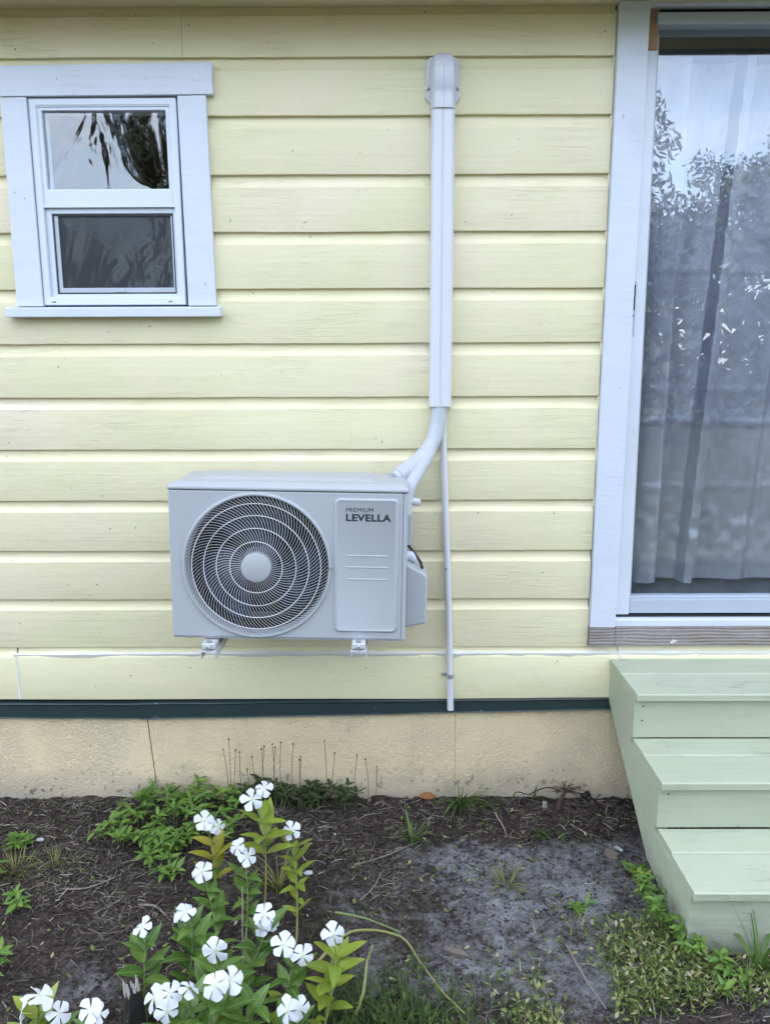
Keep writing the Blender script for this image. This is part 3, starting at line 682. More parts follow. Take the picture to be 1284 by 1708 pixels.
# fan
fan = acp('fan', MB().lathe_y([(.0001, .052), (.045, .052), (.055, .060), (.057, .115)], FC, 40), M['blade'], 0, True)
for b in range(3):
    v = []; f = []; nr, na = 9, 10; a0 = b*2*math.pi/3+.5
    for i in range(nr+1):
        r = .052+(FR-.022-.052)*i/nr; span = 1.25+.35*math.sin(math.pi*i/nr); lead = .55*i/nr
        for j in range(na+1):
            u = j/na; a = a0+lead+span*u; v.append((FC[0]+r*math.cos(a), .105-.052*u-.012*math.sin(math.pi*u), FC[1]+r*math.sin(a)))
    for i in range(nr):
        for j in range(na): a = i*(na+1)+j; f.append((a, a+1, a+na+2, a+na+1))
    acp('fan_blade', MB().add(v, f), M['blade'], 0, True, fan)
# raised service cover with pressed lines
def rrect(x0, x1, z0, z1, r, n=8):
    p = []
    for cx, cz, a0 in ((x1-r, z0+r, -90), (x1-r, z1-r, 0), (x0+r, z1-r, 90), (x0+r, z0+r, 180)):
        p += [(cx+r*math.cos(R(a0+90*k/n)), cz+r*math.sin(R(a0+90*k/n))) for k in range(n+1)]
    return p
def pressed(x0, x1, z0, z1, r, ys, name):
    lay = [rrect(x0+d, x1-d, z0+d, z1-d, max(.0005, r-d)) for d, _ in ys]; n = len(lay[0])
    v = [(p[0], y, p[1]) for L, (_, y) in zip(lay, ys) for p in L]; f = []
    for a in range(len(ys)-1):
        for k in range(n): j = (k+1) % n; f.append((a*n+k, a*n+j, (a+1)*n+j, (a+1)*n+k))
    f.append(tuple((len(ys)-1)*n+k for k in range(n)))
    return MB().add(v, f)
sc = acp('service_cover', pressed(.503, .6985, .024, .4465, .018, [(0, .001), (.001, -.0025), (.0035, -.0055), (.006, -.0062), (.008, -.0058), (.0095, -.0050)], 's'), bevel=0, smooth=True)
for z in (.2685, .2325, .1945):
    acp('pressed_line', pressed(.538, .6685, z-.0032, z+.0032, .003, [(0, -.0048), (.0012, -.0057), (.0024, -.0060)], 'p'), bevel=0, smooth=True, parent=sc)
def lettering(body, x0, x1, zb, zt, y, parent, weight):
    cu = bpy.data.curves.new('lettering', 'FONT'); cu.body = body; cu.size = 1; cu.offset = weight; cu.space_character = 1.08
    tmp = bpy.data.objects.new('tmp', cu); COL.objects.link(tmp); bpy.context.view_layer.update()
    me = bpy.data.meshes.new_from_object(tmp.evaluated_get(bpy.context.evaluated_depsgraph_get()))
    bpy.data.objects.remove(tmp)
    co = np.array([q.co[:] for q in me.vertices]); mn, mxx = co.min(0), co.max(0)
    out = np.zeros_like(co); out[:, 0] = x0+(co[:, 0]-mn[0])/(mxx[0]-mn[0])*(x1-x0); out[:, 2] = zb+(co[:, 1]-mn[1])/(mxx[1]-mn[1])*(zt-zb); out[:, 1] = y
    me.vertices.foreach_set('co', out.ravel()); me.materials.clear(); me.materials.append(M['ink']); me.name = 'lettering'
    o = bpy.data.objects.new('lettering', me); COL.objects.link(o); o.parent = parent
lettering('PREMIUM', .538, .6205, .4045, .4175, -.0056, sc, .0)
lettering('LEVELLA', .538, .6745, .3760, .3985, -.0056, sc, .036)
# right flank: fitting cap, grip, valve cover, cable
acp('fitting_cap', MB().tube([(.7245, .175, .413), (.768, .178, .406)], [.0135, .0125], 16), M['capgrey'], .001)
acp('side_grip', MB().slab(rrect(.7245, .7445, .268, .372, .008), .15, .20), M['unit'], .004)
acp('valve_stub', MB().tube([(.725, .16, .232), (.742, .16, .232), (.760, .16, .218)], [.018, .018, .014], 14), M['capgrey'], 0, True)
acp('valve_cover', MB().slab([(.7245, -.004+.012), (.795, .024), (.795, .172), (.789, .188), (.7245, .2225)], .09, .215), M['unit'], .007)
acp('cable', MB().tube([(.722, .17, .275), (.736, .165, .262), (.756, .155, .238), (.774, .145, .214), (.779, .143, .196), (.777, .142, .178)], .0048, 10), M['black'], 0, True)
for x in (.05, .46): acp('base_screw', MB().tube([(x, .02, -.012), (x, .02, -.004)], .004, 10), M['zinc'], 0, True)
# brackets that carry the unit
def bracket(x, label):
    t = thing('wall_bracket', label, 'bracket', (x, 0, .742), 'brackets under the outdoor unit')
    w2 = .024
    MB().add([(sx*w2, y, z) for y in (-.425, -.030) for sx, z in ((-1, -.026), (-1, .0), (1, .0), (1, -.026))]+[(sx*(w2-.003), y, z) for y in (-.425, -.030) for sx, z in ((-1, -.026), (-1, -.003), (1, -.003), (1, -.026))],
        [(0, 4, 5, 1), (1, 5, 6, 2), (2, 6, 7, 3), (8, 9, 13, 12), (9, 10, 14, 13), (10, 11, 15, 14), (0, 1, 9, 8), (1, 2, 10, 9), (2, 3, 11, 10), (4, 12, 13, 5), (5, 13, 14, 6), (6, 14, 15, 7), (0, 8, 12, 4), (3, 7, 15, 11)]).build('arm', M['bracket'], t, bevel=.0006)
    MB().box(-.026, .026, -.0295, -.0225, -.028, .012).build('wall_plate', M['bracket'], t, bevel=.001)
    MB().box(-.021, .021, -.416, -.350, .0035, .022).build('rubber_foot', M['bracket'], t, bevel=.003)
    MB().lathe_y([(.0001, -.428), (.0065, -.428), (.0085, -.4255), (.0085, -.417)], (0, .012), 6).build('bolt', M['zinc'], t)
    MB().tube([(0, -.405, .022), (0, -.405, .028)], .009, 12).build('bolt', M['zinc'], t)
bracket(-.556, 'white steel bracket arm under the fan side of the air conditioner')
bracket(-.094, 'white steel bracket arm under the lettered side of the air conditioner')

# ------------------------------------------------------------------ line-set cover, pipe bundle, drain pipe
lc = thing('pipe_cover', 'tall white plastic pipe cover with domed end cap screwed to the siding', 'pipe cover', (.174, -.021, 1.47))
CX = .0
prof = [(-.0375, 0), (-.0375, -.030), (-.034, -.046), (-.026, -.054), (-.0055, -.056), (-.0045, -.0542), (-.003, -.0558), (-.0015, -.0558), (0, -.0542), (.0015, -.056), (.026, -.054), (.034, -.046), (.0375, -.030), (.0375, 0)]
zs = np.linspace(0, .955, 12); n = len(prof)
v = [(p[0]+.001*math.sin(z*3), p[1], z) for z in zs for p in prof]; f = [(i*n+k, i*n+k+1, (i+1)*n+k+1, (i+1)*n+k) for i in range(len(zs)-1) for k in range(n-1)]
vi = [(p[0]*.93, p[1]*.93, z) for z in (0, .5) for p in prof]; o_ = len(v)
f += [(o_+k, o_+k+1, o_+n+k+1, o_+n+k) for k in range(n-1)]+[(k, k+1, o_+k+1, o_+k) for k in range(n-1)]
MB().add(v+vi, f).build('duct', M['cover'], lc, smooth=True)
capp = MB(); cprof = [(-.041, .0), (-.041, -.034), (-.0375, -.050), (-.029, -.0600), (-.0008, -.0622), (.0, -.0612), (.0008, -.0622), (.029, -.0600), (.0375, -.050), (.041, -.034), (.041, 0)]
lev = [(.926, 1.0, 1.0), (.958, 1.0, 1.0), (.960, .975, .985), (.980, 1.0, 1.04), (1.00, 1.06, 1.12), (1.03, 1.06, 1.12), (1.052, 1.03, 1.06), (1.070, .95, .93), (1.084, .82, .72), (1.094, .66, .45), (1.099, .48, .12)]
n = len(cprof); v = []; f = []
for z, sx, sy in lev: v += [(p[0]*sx*.93, p[1]*sy, z) for p in cprof]
f = [(i*n+k, i*n+k+1, (i+1)*n+k+1, (i+1)*n+k) for i in range(len(lev)-1) for k in range(n-1)]+[tuple((len(lev)-1)*n+k for k in range(n)), tuple(range(n-1, -1, -1))]
cp_ = MB().add(v, f).build('end_cap', M['capgrey'], lc, smooth=True)
MB().slab([(-.038, .950), (.038, .950), (.0545, .968), (.0545, 1.055), (.050, 1.075), (.038, 1.088), (-.038, 1.088), (-.050, 1.075), (-.0545, 1.055), (-.0545, .968)], -.012, -.0005).build('flange', M['capgrey'], cp_, bevel=.002)
for x in (-.0475, .0475):
    s_ = MB().lathe_y([(.0001, -.0165), (.004, -.0165), (.0062, -.0150), (.0066, -.012)], (x, .995), 14).build('screw', M['zinc'], lc, smooth=True)
    MB().disc_y(.0024, -.0167, (x, .995), 6).build('screw_recess', M['black'], s_)
pb = thing('pipe_bundle', 'thick grey taped pipe bundle curving down from the white cover to the unit', 'pipe', (.170, -.05, 1.46))
def smooth_path(ps, k=8):
    ps = [Vector(p) for p in ps]; ps = [ps[0]*2-ps[1]]+ps+[ps[-1]*2-ps[-2]]; out = []
    for i in range(1, len(ps)-2):
        for j in range(k):
            t = j/k; a, b, c, d = ps[i-1:i+3]
            out.append(.5*((2*b)+(c-a)*t+(2*a-5*b+4*c-d)*t*t+(3*b-a-3*c+d)*t**3))
    out.append(ps[-2]); return out
B0 = Vector((.170, -.05, 1.46))
def rel(ps): return [Vector(p)-B0 for p in ps]
p1 = smooth_path(rel([(.172, -.048, 1.54), (.171, -.049, 1.46), (.164, -.055, 1.405), (.146, -.070, 1.348), (.108, -.105, 1.302), (.064, -.148, 1.272), (.028, -.185, 1.252)]))
MB().tube(p1, [.0262*(1+.05*nz(i*.7)) for i in range(len(p1))], 16).build('taped_pipe', M['wrap'], pb, smooth=True)
p2 = smooth_path(rel([(.150, -.070, 1.36), (.128, -.098, 1.308), (.096, -.150, 1.262), (.070, -.19, 1.225), (.056, -.205, 1.18), (.052, -.21, 1.13)]))
MB().tube(p2, [.023*(1+.05*nz(i*.7, 3)) for i in range(len(p2))], 14).build('taped_pipe', M['wrap'], pb, smooth=True)
ends = rel([(.03, -.186, 1.253), (.020, -.194, 1.247)])
MB().tube(ends, [.0235, .019], 14).build('tape_end', M['wrap'], pb, smooth=True)
dp = thing('drain_pipe', 'thin white drain pipe running down beside the unit to the dark flashing', 'pipe', (.222, -.045, .375))
D0 = Vector((.222, -.045, .375))
dpts = smooth_path([Vector(p)-D0 for p in [(.184, -.036, 1.50), (.186, -.036, 1.36), (.193, -.036, 1.20), (.199, -.037, 1.05), (.207, -.039, .86), (.214, -.041, .65), (.222, -.045, .375)]], 6)
MB().tube(dpts, .0118, 14).build('pipe', M['pvc'], dp, smooth=True)
MB().tube([dpts[-1]+Vector((0, 0, .0005)), dpts[-1]+Vector((0, 0, -.0008))], .0098, 12).build('pipe_mouth', M['black'], dp)
kx, kz = .2192-D0.x, .506-D0.z
ring = [(kx+.0132*math.cos(a), .001+.0132*math.sin(a), kz) for a in np.linspace(R(-200), R(20), 16)]
sm_ = MB()
for d in (-.0075, .0005): 
    for k in range(15):
        a, b = ring[k], ring[k+1]; sm_.add([(a[0], a[1], kz+d), (b[0], b[1], kz+d), (b[0], b[1], kz+d+.006), (a[0], a[1], kz+d+.006)], [(0, 1, 2, 3)])
stp = sm_.build('strap', M['zinc'], dp, smooth=True)
MB().box(kx-.030, kx-.012, .013, .016, kz-.006, kz+.007).build('strap_tab', M['zinc'], stp, bevel=.001)
MB().lathe_y([(.0001, .0095), (.0035, .0100), (.0045, .0125)], (kx-.022, kz), 10).build('strap_screw', M['zinc'], stp, smooth=True)
MB().disc_y(.003, -.0107, (.2045-D0.x-.005, .905-D0.z), 8).build('paint_speck', M['black'], dp)

# ------------------------------------------------------------------ wooden steps
steps = thing('wooden_steps', 'sage green painted wooden steps leading up to the sliding door', 'steps', (.797, 0, 0))
SX1 = 1.75
def spart(name, mb, bevel=.0025): return mb.build(name, M['sage'], steps, bevel=bevel)
def plank(x0, x1, y0, y1, z0, z1, seed):
    n = int((x1-x0)/.05); xs = [x0+(x1-x0)*i/n for i in range(n+1)]
    pr = [(y0, z0), (y0, z1-.003), (y0+.004, z1), (y1-.002, z1), (y1, z1-.002), (y1, z0)]
    return MB().prism_x(pr, xs, lambda x, y, z, k: (x, y+.0012*nz(x*3, seed), z+.0009*nz(x*2.5, seed+9, y*5)))
T = [(.561, 0.0, -.003, -.1655, -.3345), (.398, 0, -.3135, -.4275, -.592), (.239, 0, -.573, -.692, -.862)]
for i, (zt, _, yb, ym, yf) in enumerate(T):
    spart('tread', plank(0.0+.002*i, SX1, ym+.0012, yb, zt-.024, zt, i), .001)
    spart('tread', plank(.001, SX1+.003, yf, ym-.0012, zt-.024, zt-.001, i+4), .001)
RB = [.400, .2405, .03]
for (zt, _, yb, ym, yf), zb in zip(T, RB): spart('riser', plank(.001, SX1-.001, yf+.022, yf+.042, zb, zt-.0245, zt*9), .001)
for x in (.0025, .85, SX1-.045):
    pts = [(-.0255, .405), (-.0255, .536), (-.2920, .536), (-.2920, .373), (-.5495, .373), (-.5495, .214), (-.8195, .214), (-.8195, .03), (-.790, .03), (-.790, .055), (-.72, .06), (-.50, .092)]
    pts = [(y, z) for y, z in pts]
    MB().prism_x(pts, [x, x+.04]).build('stringer', M['sage'], steps, bevel=.0015)
nb = MB()
for (x, y, z) in ((.03, -.3127, .51), (.029, -.3127, .46), (.03, -.5707, .35)): nb.disc_y(.003, y, (x, z), 8)
tag(nb.build('nail_heads', M['black'], steps), kind='stuff')

# ------------------------------------------------------------------ leaves, flowers, plants
def leaf_mesh(name, L, Wd, mat, cup=.15, droop=.25, nl=6, tip=1.0):
    v = []; f = []
    for i in range(nl+1):
        u = i/nl; wdt = Wd*.5*(math.sin(math.pi*u**.85)**.8)*(1 if u < .5 else 1) if 0 < u < 1 else Wd*.03
        x = L*u; zc = -droop*L*u*u
        for s_ in (-1, -.5, 0, .5, 1): v.append((x, s_*wdt, zc+cup*abs(s_)*wdt))
    for i in range(nl):
        for j in range(4): a = i*5+j; f.append((a, a+5, a+6, a+1))
    return MB().add(v, f).mesh(name, mat, True)
LEAF = {k: [leaf_mesh('leaf', L, Wd, M[k], c, d) for L, Wd, c, d in ((.052, .021, .2, .2), (.046, .020, .35, .45), (.056, .023, .1, .08), (.040, .018, .3, .3))] for k in ('leaf', 'leaf_lime', 'leaf_yellow')}
WEED = {k: [leaf_mesh('leaf', L, Wd, M[k], c, d, 4) for L, Wd, c, d in ((.034, .013, .2, .3), (.028, .012, .3, .5), (.038, .014, .15, .15))] for k in ('weedleaf', 'weeddark', 'leaf_lime')}
def petal_mesh(sd, curl):
    rr = random.Random(sd); v = []; f = []; nl, nw = 6, 6; L = .0285
    for i in range(nl+1):
        u = i/nl; wdt = .0022+(.0142)*(u**1.25)*(1 if u < .72 else math.sqrt(max(.0, 1-((u-.72)/.30)**2)))
        for j in range(nw+1):
            s_ = -1+2*j/nw; x = L*u*(1-.10*abs(s_)**2*u); y = wdt*(s_+.12*u)
            z = curl*L*u*u+.0022*s_*u+.0015*math.sin(3*s_+sd)*u
            v.append((x, y, z))
    for i in range(nl):
        for j in range(nw): a = i*(nw+1)+j; f.append((a, a+nw+1, a+nw+2, a+1))
    return MB().add(v, f).mesh('petal', M['petal'], True)
PETAL = [petal_mesh(k, c) for k, c in enumerate((-.10, -.22, .05, -.35, -.15))]
def look(d, up=Vector((0, 0, 1)), roll=0.0):
    """rotation whose X axis points along d"""
    x = d.normalized(); z = (up-x*up.dot(x)); z = z.normalized() if z.length > 1e-3 else x.orthogonal().normalized()
    y = z.cross(x); m_ = Matrix((x, y, z)).transposed()
    return (m_ @ Matrix.Rotation(roll, 3, 'X')).to_4x4()
tube_m = MB().tube([(0, 0, -.024), (0, 0, -.012), (0, 0, -.001)], [.0013, .0012, .0022], 6).tube([(0, 0, -.0012), (0, 0, .0006)], [.0022, .0018], 8).mesh('flower', M['throat'], True)
def flower(parent, p, nrm, scale=1.0, spin=0.0, seed=0):
    """p: centre relative to parent, nrm: the way the face looks"""
    z = nrm.normalized(); x = z.orthogonal().normalized(); y = z.cross(x)
    mt = Matrix.Translation(p) @ (Matrix((x, y, z)).transposed() @ Matrix.Rotation(spin, 3, 'Z')).to_4x4() @ Matrix.Scale(scale, 4)
    rr = random.Random(seed); mt = mt @ Matrix.Rotation(rr.uniform(-.4, .4), 4, 'X') @ Matrix.Rotation(rr.uniform(-.4, .4), 4, 'Y') @ Matrix.Scale(rr.uniform(.98, 1.2), 4); fl = mobj('flower', tube_m, parent, mt)
    for k in range(5):
        mobj('petal', PETAL[rr.randrange(5)], fl, Matrix.Rotation(k*2*math.pi/5+rr.uniform(-.07, .07), 4, 'Z') @ Matrix.Translation((.0008, 0, .0004*k)) @ Matrix.Rotation(rr.uniform(-.22, .28), 4, 'Y') @ Matrix.Rotation(rr.uniform(-.2, .2), 4, 'X') @ Matrix.Diagonal((rr.uniform(.9, 1.1), rr.uniform(.85, 1.1), 1, 1)))
TO_CAM = lambda p: (CAM-p).normalized()
def periwinkle(label, base, stems, seed):
    """stems: (top point, leaf kind of top, leaf kind below, bare fraction, flowers, leaf scale)"""
    rr = random.Random(seed); base = Vector((base[0], base[1], gz(*base[:2]))); t = thing('periwinkle', label, 'flower plant', base, 'white periwinkles in the flower bed')
    for top, k1, k2, bare, fls, lsc in stems:
        top = Vector(top)-base; foot = Vector((rr.uniform(-.015, .015), rr.uniform(-.015, .015), -.01))
        bow = Vector((rr.uniform(-.02, .02), rr.uniform(-.015, .015), 0)); mid = foot.lerp(top, .5)+bow
        stop = top-Vector((0, -.002, .022))
        path = smooth_path([foot, foot.lerp(mid, .5)+bow*.3, mid, mid.lerp(stop, .5)+bow*.3, stop], 5)
        MB().tube(path, [.0032*(1-.45*i/len(path)) for i in range(len(path))], 7).build('stem', M['stem_y' if k1 != 'leaf' else 'stem'], t, smooth=True)
        L = top.length; n = max(3, int(L*(1-bare)/.021)); az = rr.uniform(0, 3)
        for i in range(n):
            u = bare+(1-bare)*(i+.6)/n; q = path[min(len(path)-1, int(u*(len(path)-1)))]; az += math.pi/2+rr.uniform(-.25, .25)
            kk = k1 if u > .62 else k2; sc_ = lsc*(.8+.45*math.sin(math.pi*min(1, (1-u)*1.3+.15)))*rr.uniform(.9, 1.25)*1.18
            for s_ in (0, math.pi):
                el = rr.uniform(.25, .75)+.25*u; a = az+s_+rr.uniform(-.2, .2)
                d = Vector((math.cos(a)*math.cos(el), math.sin(a)*math.cos(el), math.sin(el)))
                mobj('leaf', rr.choice(LEAF[kk]), t, Matrix.Translation(q) @ look(d, roll=rr.uniform(-.3, .3)) @ Matrix.Scale(sc_, 4))
        for fp, nrm, sc_, sp in fls:
            wp = Vector(fp)
            flower(t, wp-base, Vector(nrm)+TO_CAM(wp)*.35, sc_, sp, rr.randrange(9999))
            c = wp-base-(Vector(nrm)+TO_CAM(wp)*.55).normalized()*.022*sc_
            MB().tube([path[-2], path[-2].lerp(c, .6)+Vector((0, 0, -.003)), c], [.0016, .0014, .0014], 6).build('flower_stalk', M['stem'], t, smooth=True)
    return t
C_ = (0, -.75, .6)                                  # facing the camera
def P(px, py, Y): return tuple(at(px, py, Y))
periwinkle('tall yellow-leaved periwinkle with two white flowers at its tip, tallest stem of the bed', (-.375, -.70),
    [(P(434, 1345, -.62), 'leaf_lime', 'leaf_yellow', .62, [(P(421, 1333, -.63), C_, .95, .3), (P(440, 1314, -.60), (.5, -.6, .6), .92, 1.0)], 1.25)], 11)
periwinkle('periwinkle with two white flowers above a cluster of yellowing leaves', (-.50, -.72),
    [(P(354, 1392, -.62), 'leaf_yellow', 'leaf', .5, [(P(341, 1369, -.63), (-.1, -.8, .5), .95, .1), (P(364, 1378, -.61), (.5, -.6, .35), .85, .9)], 1.05)], 12)
periwinkle('periwinkle with two drooping white flowers on a bare green stem, mid bed', (-.40, -.80),
    [(P(409, 1436, -.68), 'leaf', 'leaf', .25, [(P(413, 1428, -.69), C_, .9, .5), (P(396, 1412, -.67), (-.9, -.2, .5), .85, .2)], .8)], 13)
periwinkle('upright lime green periwinkle with one white flower, standing apart on its own', (-.255, -.745),
    [(P(487, 1398, -.62), 'leaf_lime', 'leaf_lime', .22, [(P(486, 1384, -.63), (.1, -.7, .75), .9, .2)], .85)], 14)
periwinkle('dark leaved periwinkle with one open white flower below the yellowing cluster', (-.46, -.87),
    [(P(345, 1468, -.72), 'leaf', 'leaf', .1, [(P(337, 1454, -.73), (-.1, -.7, .6), .98, .4), (P(330, 1460, -.70), (-.8, -.4, .5), .6, .0)], 1.0)], 15)
periwinkle('dark leaved periwinkle leaning left with one white flower turned sideways', (-.60, -1.02),
    [(P(242, 1556, -.94), 'leaf', 'leaf', .05, [(P(237, 1546, -.95), (-.75, -.2, .9), .85, .4)], 1.05)], 16)
periwinkle('leafy periwinkle with a ruffled double white bloom seen from the side', (-.54, -1.0),
    [(P(318, 1530, -.90), 'leaf', 'leaf', .0, [(P(310, 1520, -.91), (-.3, -.2, 1), .95, .3), (P(300, 1522, -.90), (-.8, -.5, .6), .75, .8)], 1.1)], 17)
periwinkle('green periwinkle topped by a pair of white flowers right of the bed centre', (-.37, -1.02),
    [(P(446, 1535, -.92), 'leaf', 'leaf', .0, [(P(441, 1524, -.94), (-.1, -.4, .9), .95, .2), (P(458, 1540, -.91), (.8, -.4, .4), .75, .8), (P(436, 1548, -.93), (-.3, -.6, .1), .7, 1.2)], 1.1)], 18)
periwinkle('low periwinkle carrying two flat white flowers side by side facing outward', (-.28, -1.10),
    [(P(487, 1598, -1.0), 'leaf', 'leaf_lime', .0, [(P(473, 1576, -1.02), (-.1, -.85, .4), .92, .1), (P(505, 1594, -1.03), (.1, -.75, .5), .95, .55)], 1.0)], 19)
periwinkle('rightmost periwinkle of the bed with lime leaves and one broad white flower', (-.19, -1.10),
    [(P(560, 1578, -.98), 'leaf_lime', 'leaf_lime', .0, [(P(556, 1559, -1.0), (.05, -.75, .6), 1.0, .15)], 1.15)], 20)
periwinkle('central periwinkle with one wide open white flower facing straight out', (-.42, -1.14),
    [(P(366, 1602, -1.03), 'leaf', 'leaf', .0, [(P(359, 1586, -1.05), (0, -.8, .5), 1.0, .35)], 1.1)], 21)
periwinkle('front periwinkle with a crowded pair of large white flowers', (-.40, -1.26),
    [(P(372, 1655, -1.15), 'leaf', 'leaf', .0, [(P(359, 1643, -1.18), (-.2, -.6, .7), 1.05, .2), (P(385, 1634, -1.15), (.5, -.5, .6), .95, .7)], 1.1),
     (P(430, 1660, -1.12), 'leaf', 'leaf_lime', .0, [], 1.1)], 22)
periwinkle('front periwinkle with three white flowers bunched beside the charred stump', (-.53, -1.26),
    [(P(285, 1680, -1.17), 'leaf', 'leaf', .0, [(P(279, 1687, -1.20), (-.1, -.9, .35), 1.0, .62), (P(283, 1656, -1.17), (.2, -.3, .9), .95, .2), (P(258, 1663, -1.16), (-.7, -.3, .8), .9, .9)], 1.0),
     (P(322, 1665, -1.15), 'leaf', 'leaf', .0, [(P(316, 1648, -1.16), (.3, -.05, .9), .9, .3)], 1.0)], 23)
periwinkle('front periwinkle with two overlapping white flowers near the fallen yellow stems', (-.26, -1.24),
    [(P(490, 1700, -1.14), 'leaf', 'leaf_lime', .0, [(P(480, 1686, -1.16), (-.15, -.75, .5), .95, .3), (P(500, 1683, -1.14), (.6, -.5, .5), .9, .9)], 1.0)], 24)
periwinkle('half hidden periwinkle with drooping white flowers beside the bare soil, farthest from the steps', (-.87, -1.36),
    [(P(66, 1674, -1.24), 'leaf_lime', 'leaf', .0, [(P(66, 1660, -1.25), (.1, .0, 1), 1.0, .1), (P(36, 1690, -1.25), (-.9, -.3, .3), .95, .2)], 1.0),
     (P(100, 1702, -1.24), 'leaf', 'leaf', .0, [(P(99, 1690, -1.25), (.6, -.3, .8), .9, .4)], 1.0)], 25)
periwinkle('short periwinkle with one ragged white flower beside the bare soil', (-.72, -1.34),
    [(P(160, 1698, -1.25), 'leaf', 'leaf', .0, [(P(152, 1685, -1.26), (-.5, -.2, .9), .95, .2), (P(166, 1690, -1.25), (.8, -.4, .3), .75, .9)], .9)], 26)

ORD = 'first second third fourth fifth sixth seventh eighth ninth tenth eleventh twelfth thirteenth fourteenth fifteenth sixteenth seventeenth eighteenth nineteenth'.split()
def weed(label, base, spread, n, hgt, kind, seed, group=None, lsc=1.0, name='leafy_weed', cat='weed'):
    rr = random.Random(seed); b = Vector((base[0], base[1], gz(*base))); t = thing(name, label, cat, b, group)
    ns = max(3, n//9)
    for s_ in range(ns):
        a = rr.uniform(0, 6.28); d = spread*math.sqrt(rr.random()); end = Vector((math.cos(a)*d, math.sin(a)*d*.8, hgt*rr.uniform(.5, 1)))
        if b.y+end.y > -.03: end.y = -.03-b.y-rr.random()*.03
        st0 = Vector((end.x*.4, end.y*.4, -.005)); path = smooth_path([st0, st0.lerp(end, .5)+Vector((0, 0, hgt*.2)), end], 4)
        MB().tube(path, .0014, 5).build('stem', M['stem'], t, smooth=True)
        for k in range(n//ns):
            u = .35+.65*(k+1)/(n//ns); q = path[int(u*(len(path)-1))]; aa = k*2.4+rr.uniform(-.4, .4); el = rr.uniform(.0, .8)
            mobj('leaf', rr.choice(WEED[kind]), t, Matrix.Translation(q) @ look(Vector((math.cos(aa)*math.cos(el), math.sin(aa)*math.cos(el), math.sin(el))), roll=rr.uniform(-.4, .4)) @ Matrix.Scale(lsc*rr.uniform(.7, 1.2), 4))
    return t
gp = 'leafy weeds massed against the foundation'
WL = ['against the stucco right beside the foundation crack', 'against the stucco, second from the crack', 'against the stucco, third from the crack', 'middle row, nearest the bare straw path', 'middle row, in the centre of the patch', 'middle row, on the flower side', 'third row, nearest the bare straw path', 'third row, second from the straw path', 'third row, third from the straw path', 'third row, nearest the yellow leaved periwinkle', 'frontmost and lowest sprig']
k = 0
for (x, y, h) in ((-.86, -.07, .085), (-.73, -.06, .09), (-.60, -.08, .075), (-.90, -.17, .075), (-.77, -.17, .09), (-.64, -.17, .085), (-.94, -.27, .06), (-.83, -.30, .07), (-.71, -.29, .075), (-.60, -.26, .07), (-.74, -.39, .055)):
    k += 1; weed('bright green leafy weed of the dense patch, '+WL[k-1], (x, y), .10, 64, h*1.15, 'weedleaf', 40+k, gp, 1.15)
weed('small dark green weed growing in the flower bed just below the big leafy patch', (-.70, -.47), .05, 24, .05, 'weedleaf', 61, None, 1.2)
gp2 = 'dark straggly weeds along the foundation'
for i, (x, y) in enumerate(((-.50, -.06), (-.42, -.05), (-.34, -.06), (-.26, -.05), (-.18, -.05))):
    weed('dark straggly weed under the dry seed stalks, %s from the foundation crack' % ORD[i], (x, y-.02), .085, 60, .095, 'weeddark', 70+i, gp2, 1.05)
weed('broad leaved green weed hugging the stringer of the lowest green step', (.765, -.66), .045, 60, .14, 'weedleaf', 81, None, .85)
weed('lime green weed sprouting halfway along the sloping step stringer', (.765, -.58), .035, 34, .11, 'leaf_lime', 82, None, .75)
weed('leafy green weed climbing beside the foot of the step stringer', (.765, -.76), .05, 60, .13, 'weedleaf', 92, None, .85)
weed('lush low weed at the very corner of the lowest riser', (.79, -.86), .06, 60, .09, 'weedleaf', 93, None, .8)
weed('small pale green weed on sand beside the step stringer', (.79, -.44), .04, 14, .04, 'weedleaf', 83, None, 1.2)
weed('low weed spreading in front of the lowest step corner', (.84, -.93), .09, 46, .06, 'weedleaf', 84, None, 1.0)
weed('dark green weed at the left border of the photo above the yellow grass tuft', (-1.27, -.33), .09, 40, .06, 'weedleaf', 85, None, 1.2)
weed('dark green clump at the left border of the photo beside the yellow grass', (-1.30, -.47), .09, 50, .07, 'weedleaf', 91, None, 1.3)
weed('low weed below the yellow grass tuft on the dark soil', (-1.12, -.60), .07, 24, .04, 'weedleaf', 86, None, 1.1)
weed('pale weed at the edge of the dark soil near the drooping periwinkle', (-1.08, -.85), .07, 22, .05, 'weedleaf', 87, None, 1.2)
weed('tiny weed sprouting out of the crack in the stucco foundation', (-.874, -.022), .018, 8, .10, 'leaf_lime', 88, None, .6)
weed('flat sprig of weed on the grey sand halfway to the steps', (.56, -.27), .06, 18, .02, 'weeddark', 89, None, .9)
weed('trampled weed on the grey sand near the grass by the steps', (.55, -.62), .07, 20, .02, 'weedleaf', 90, None, .8)

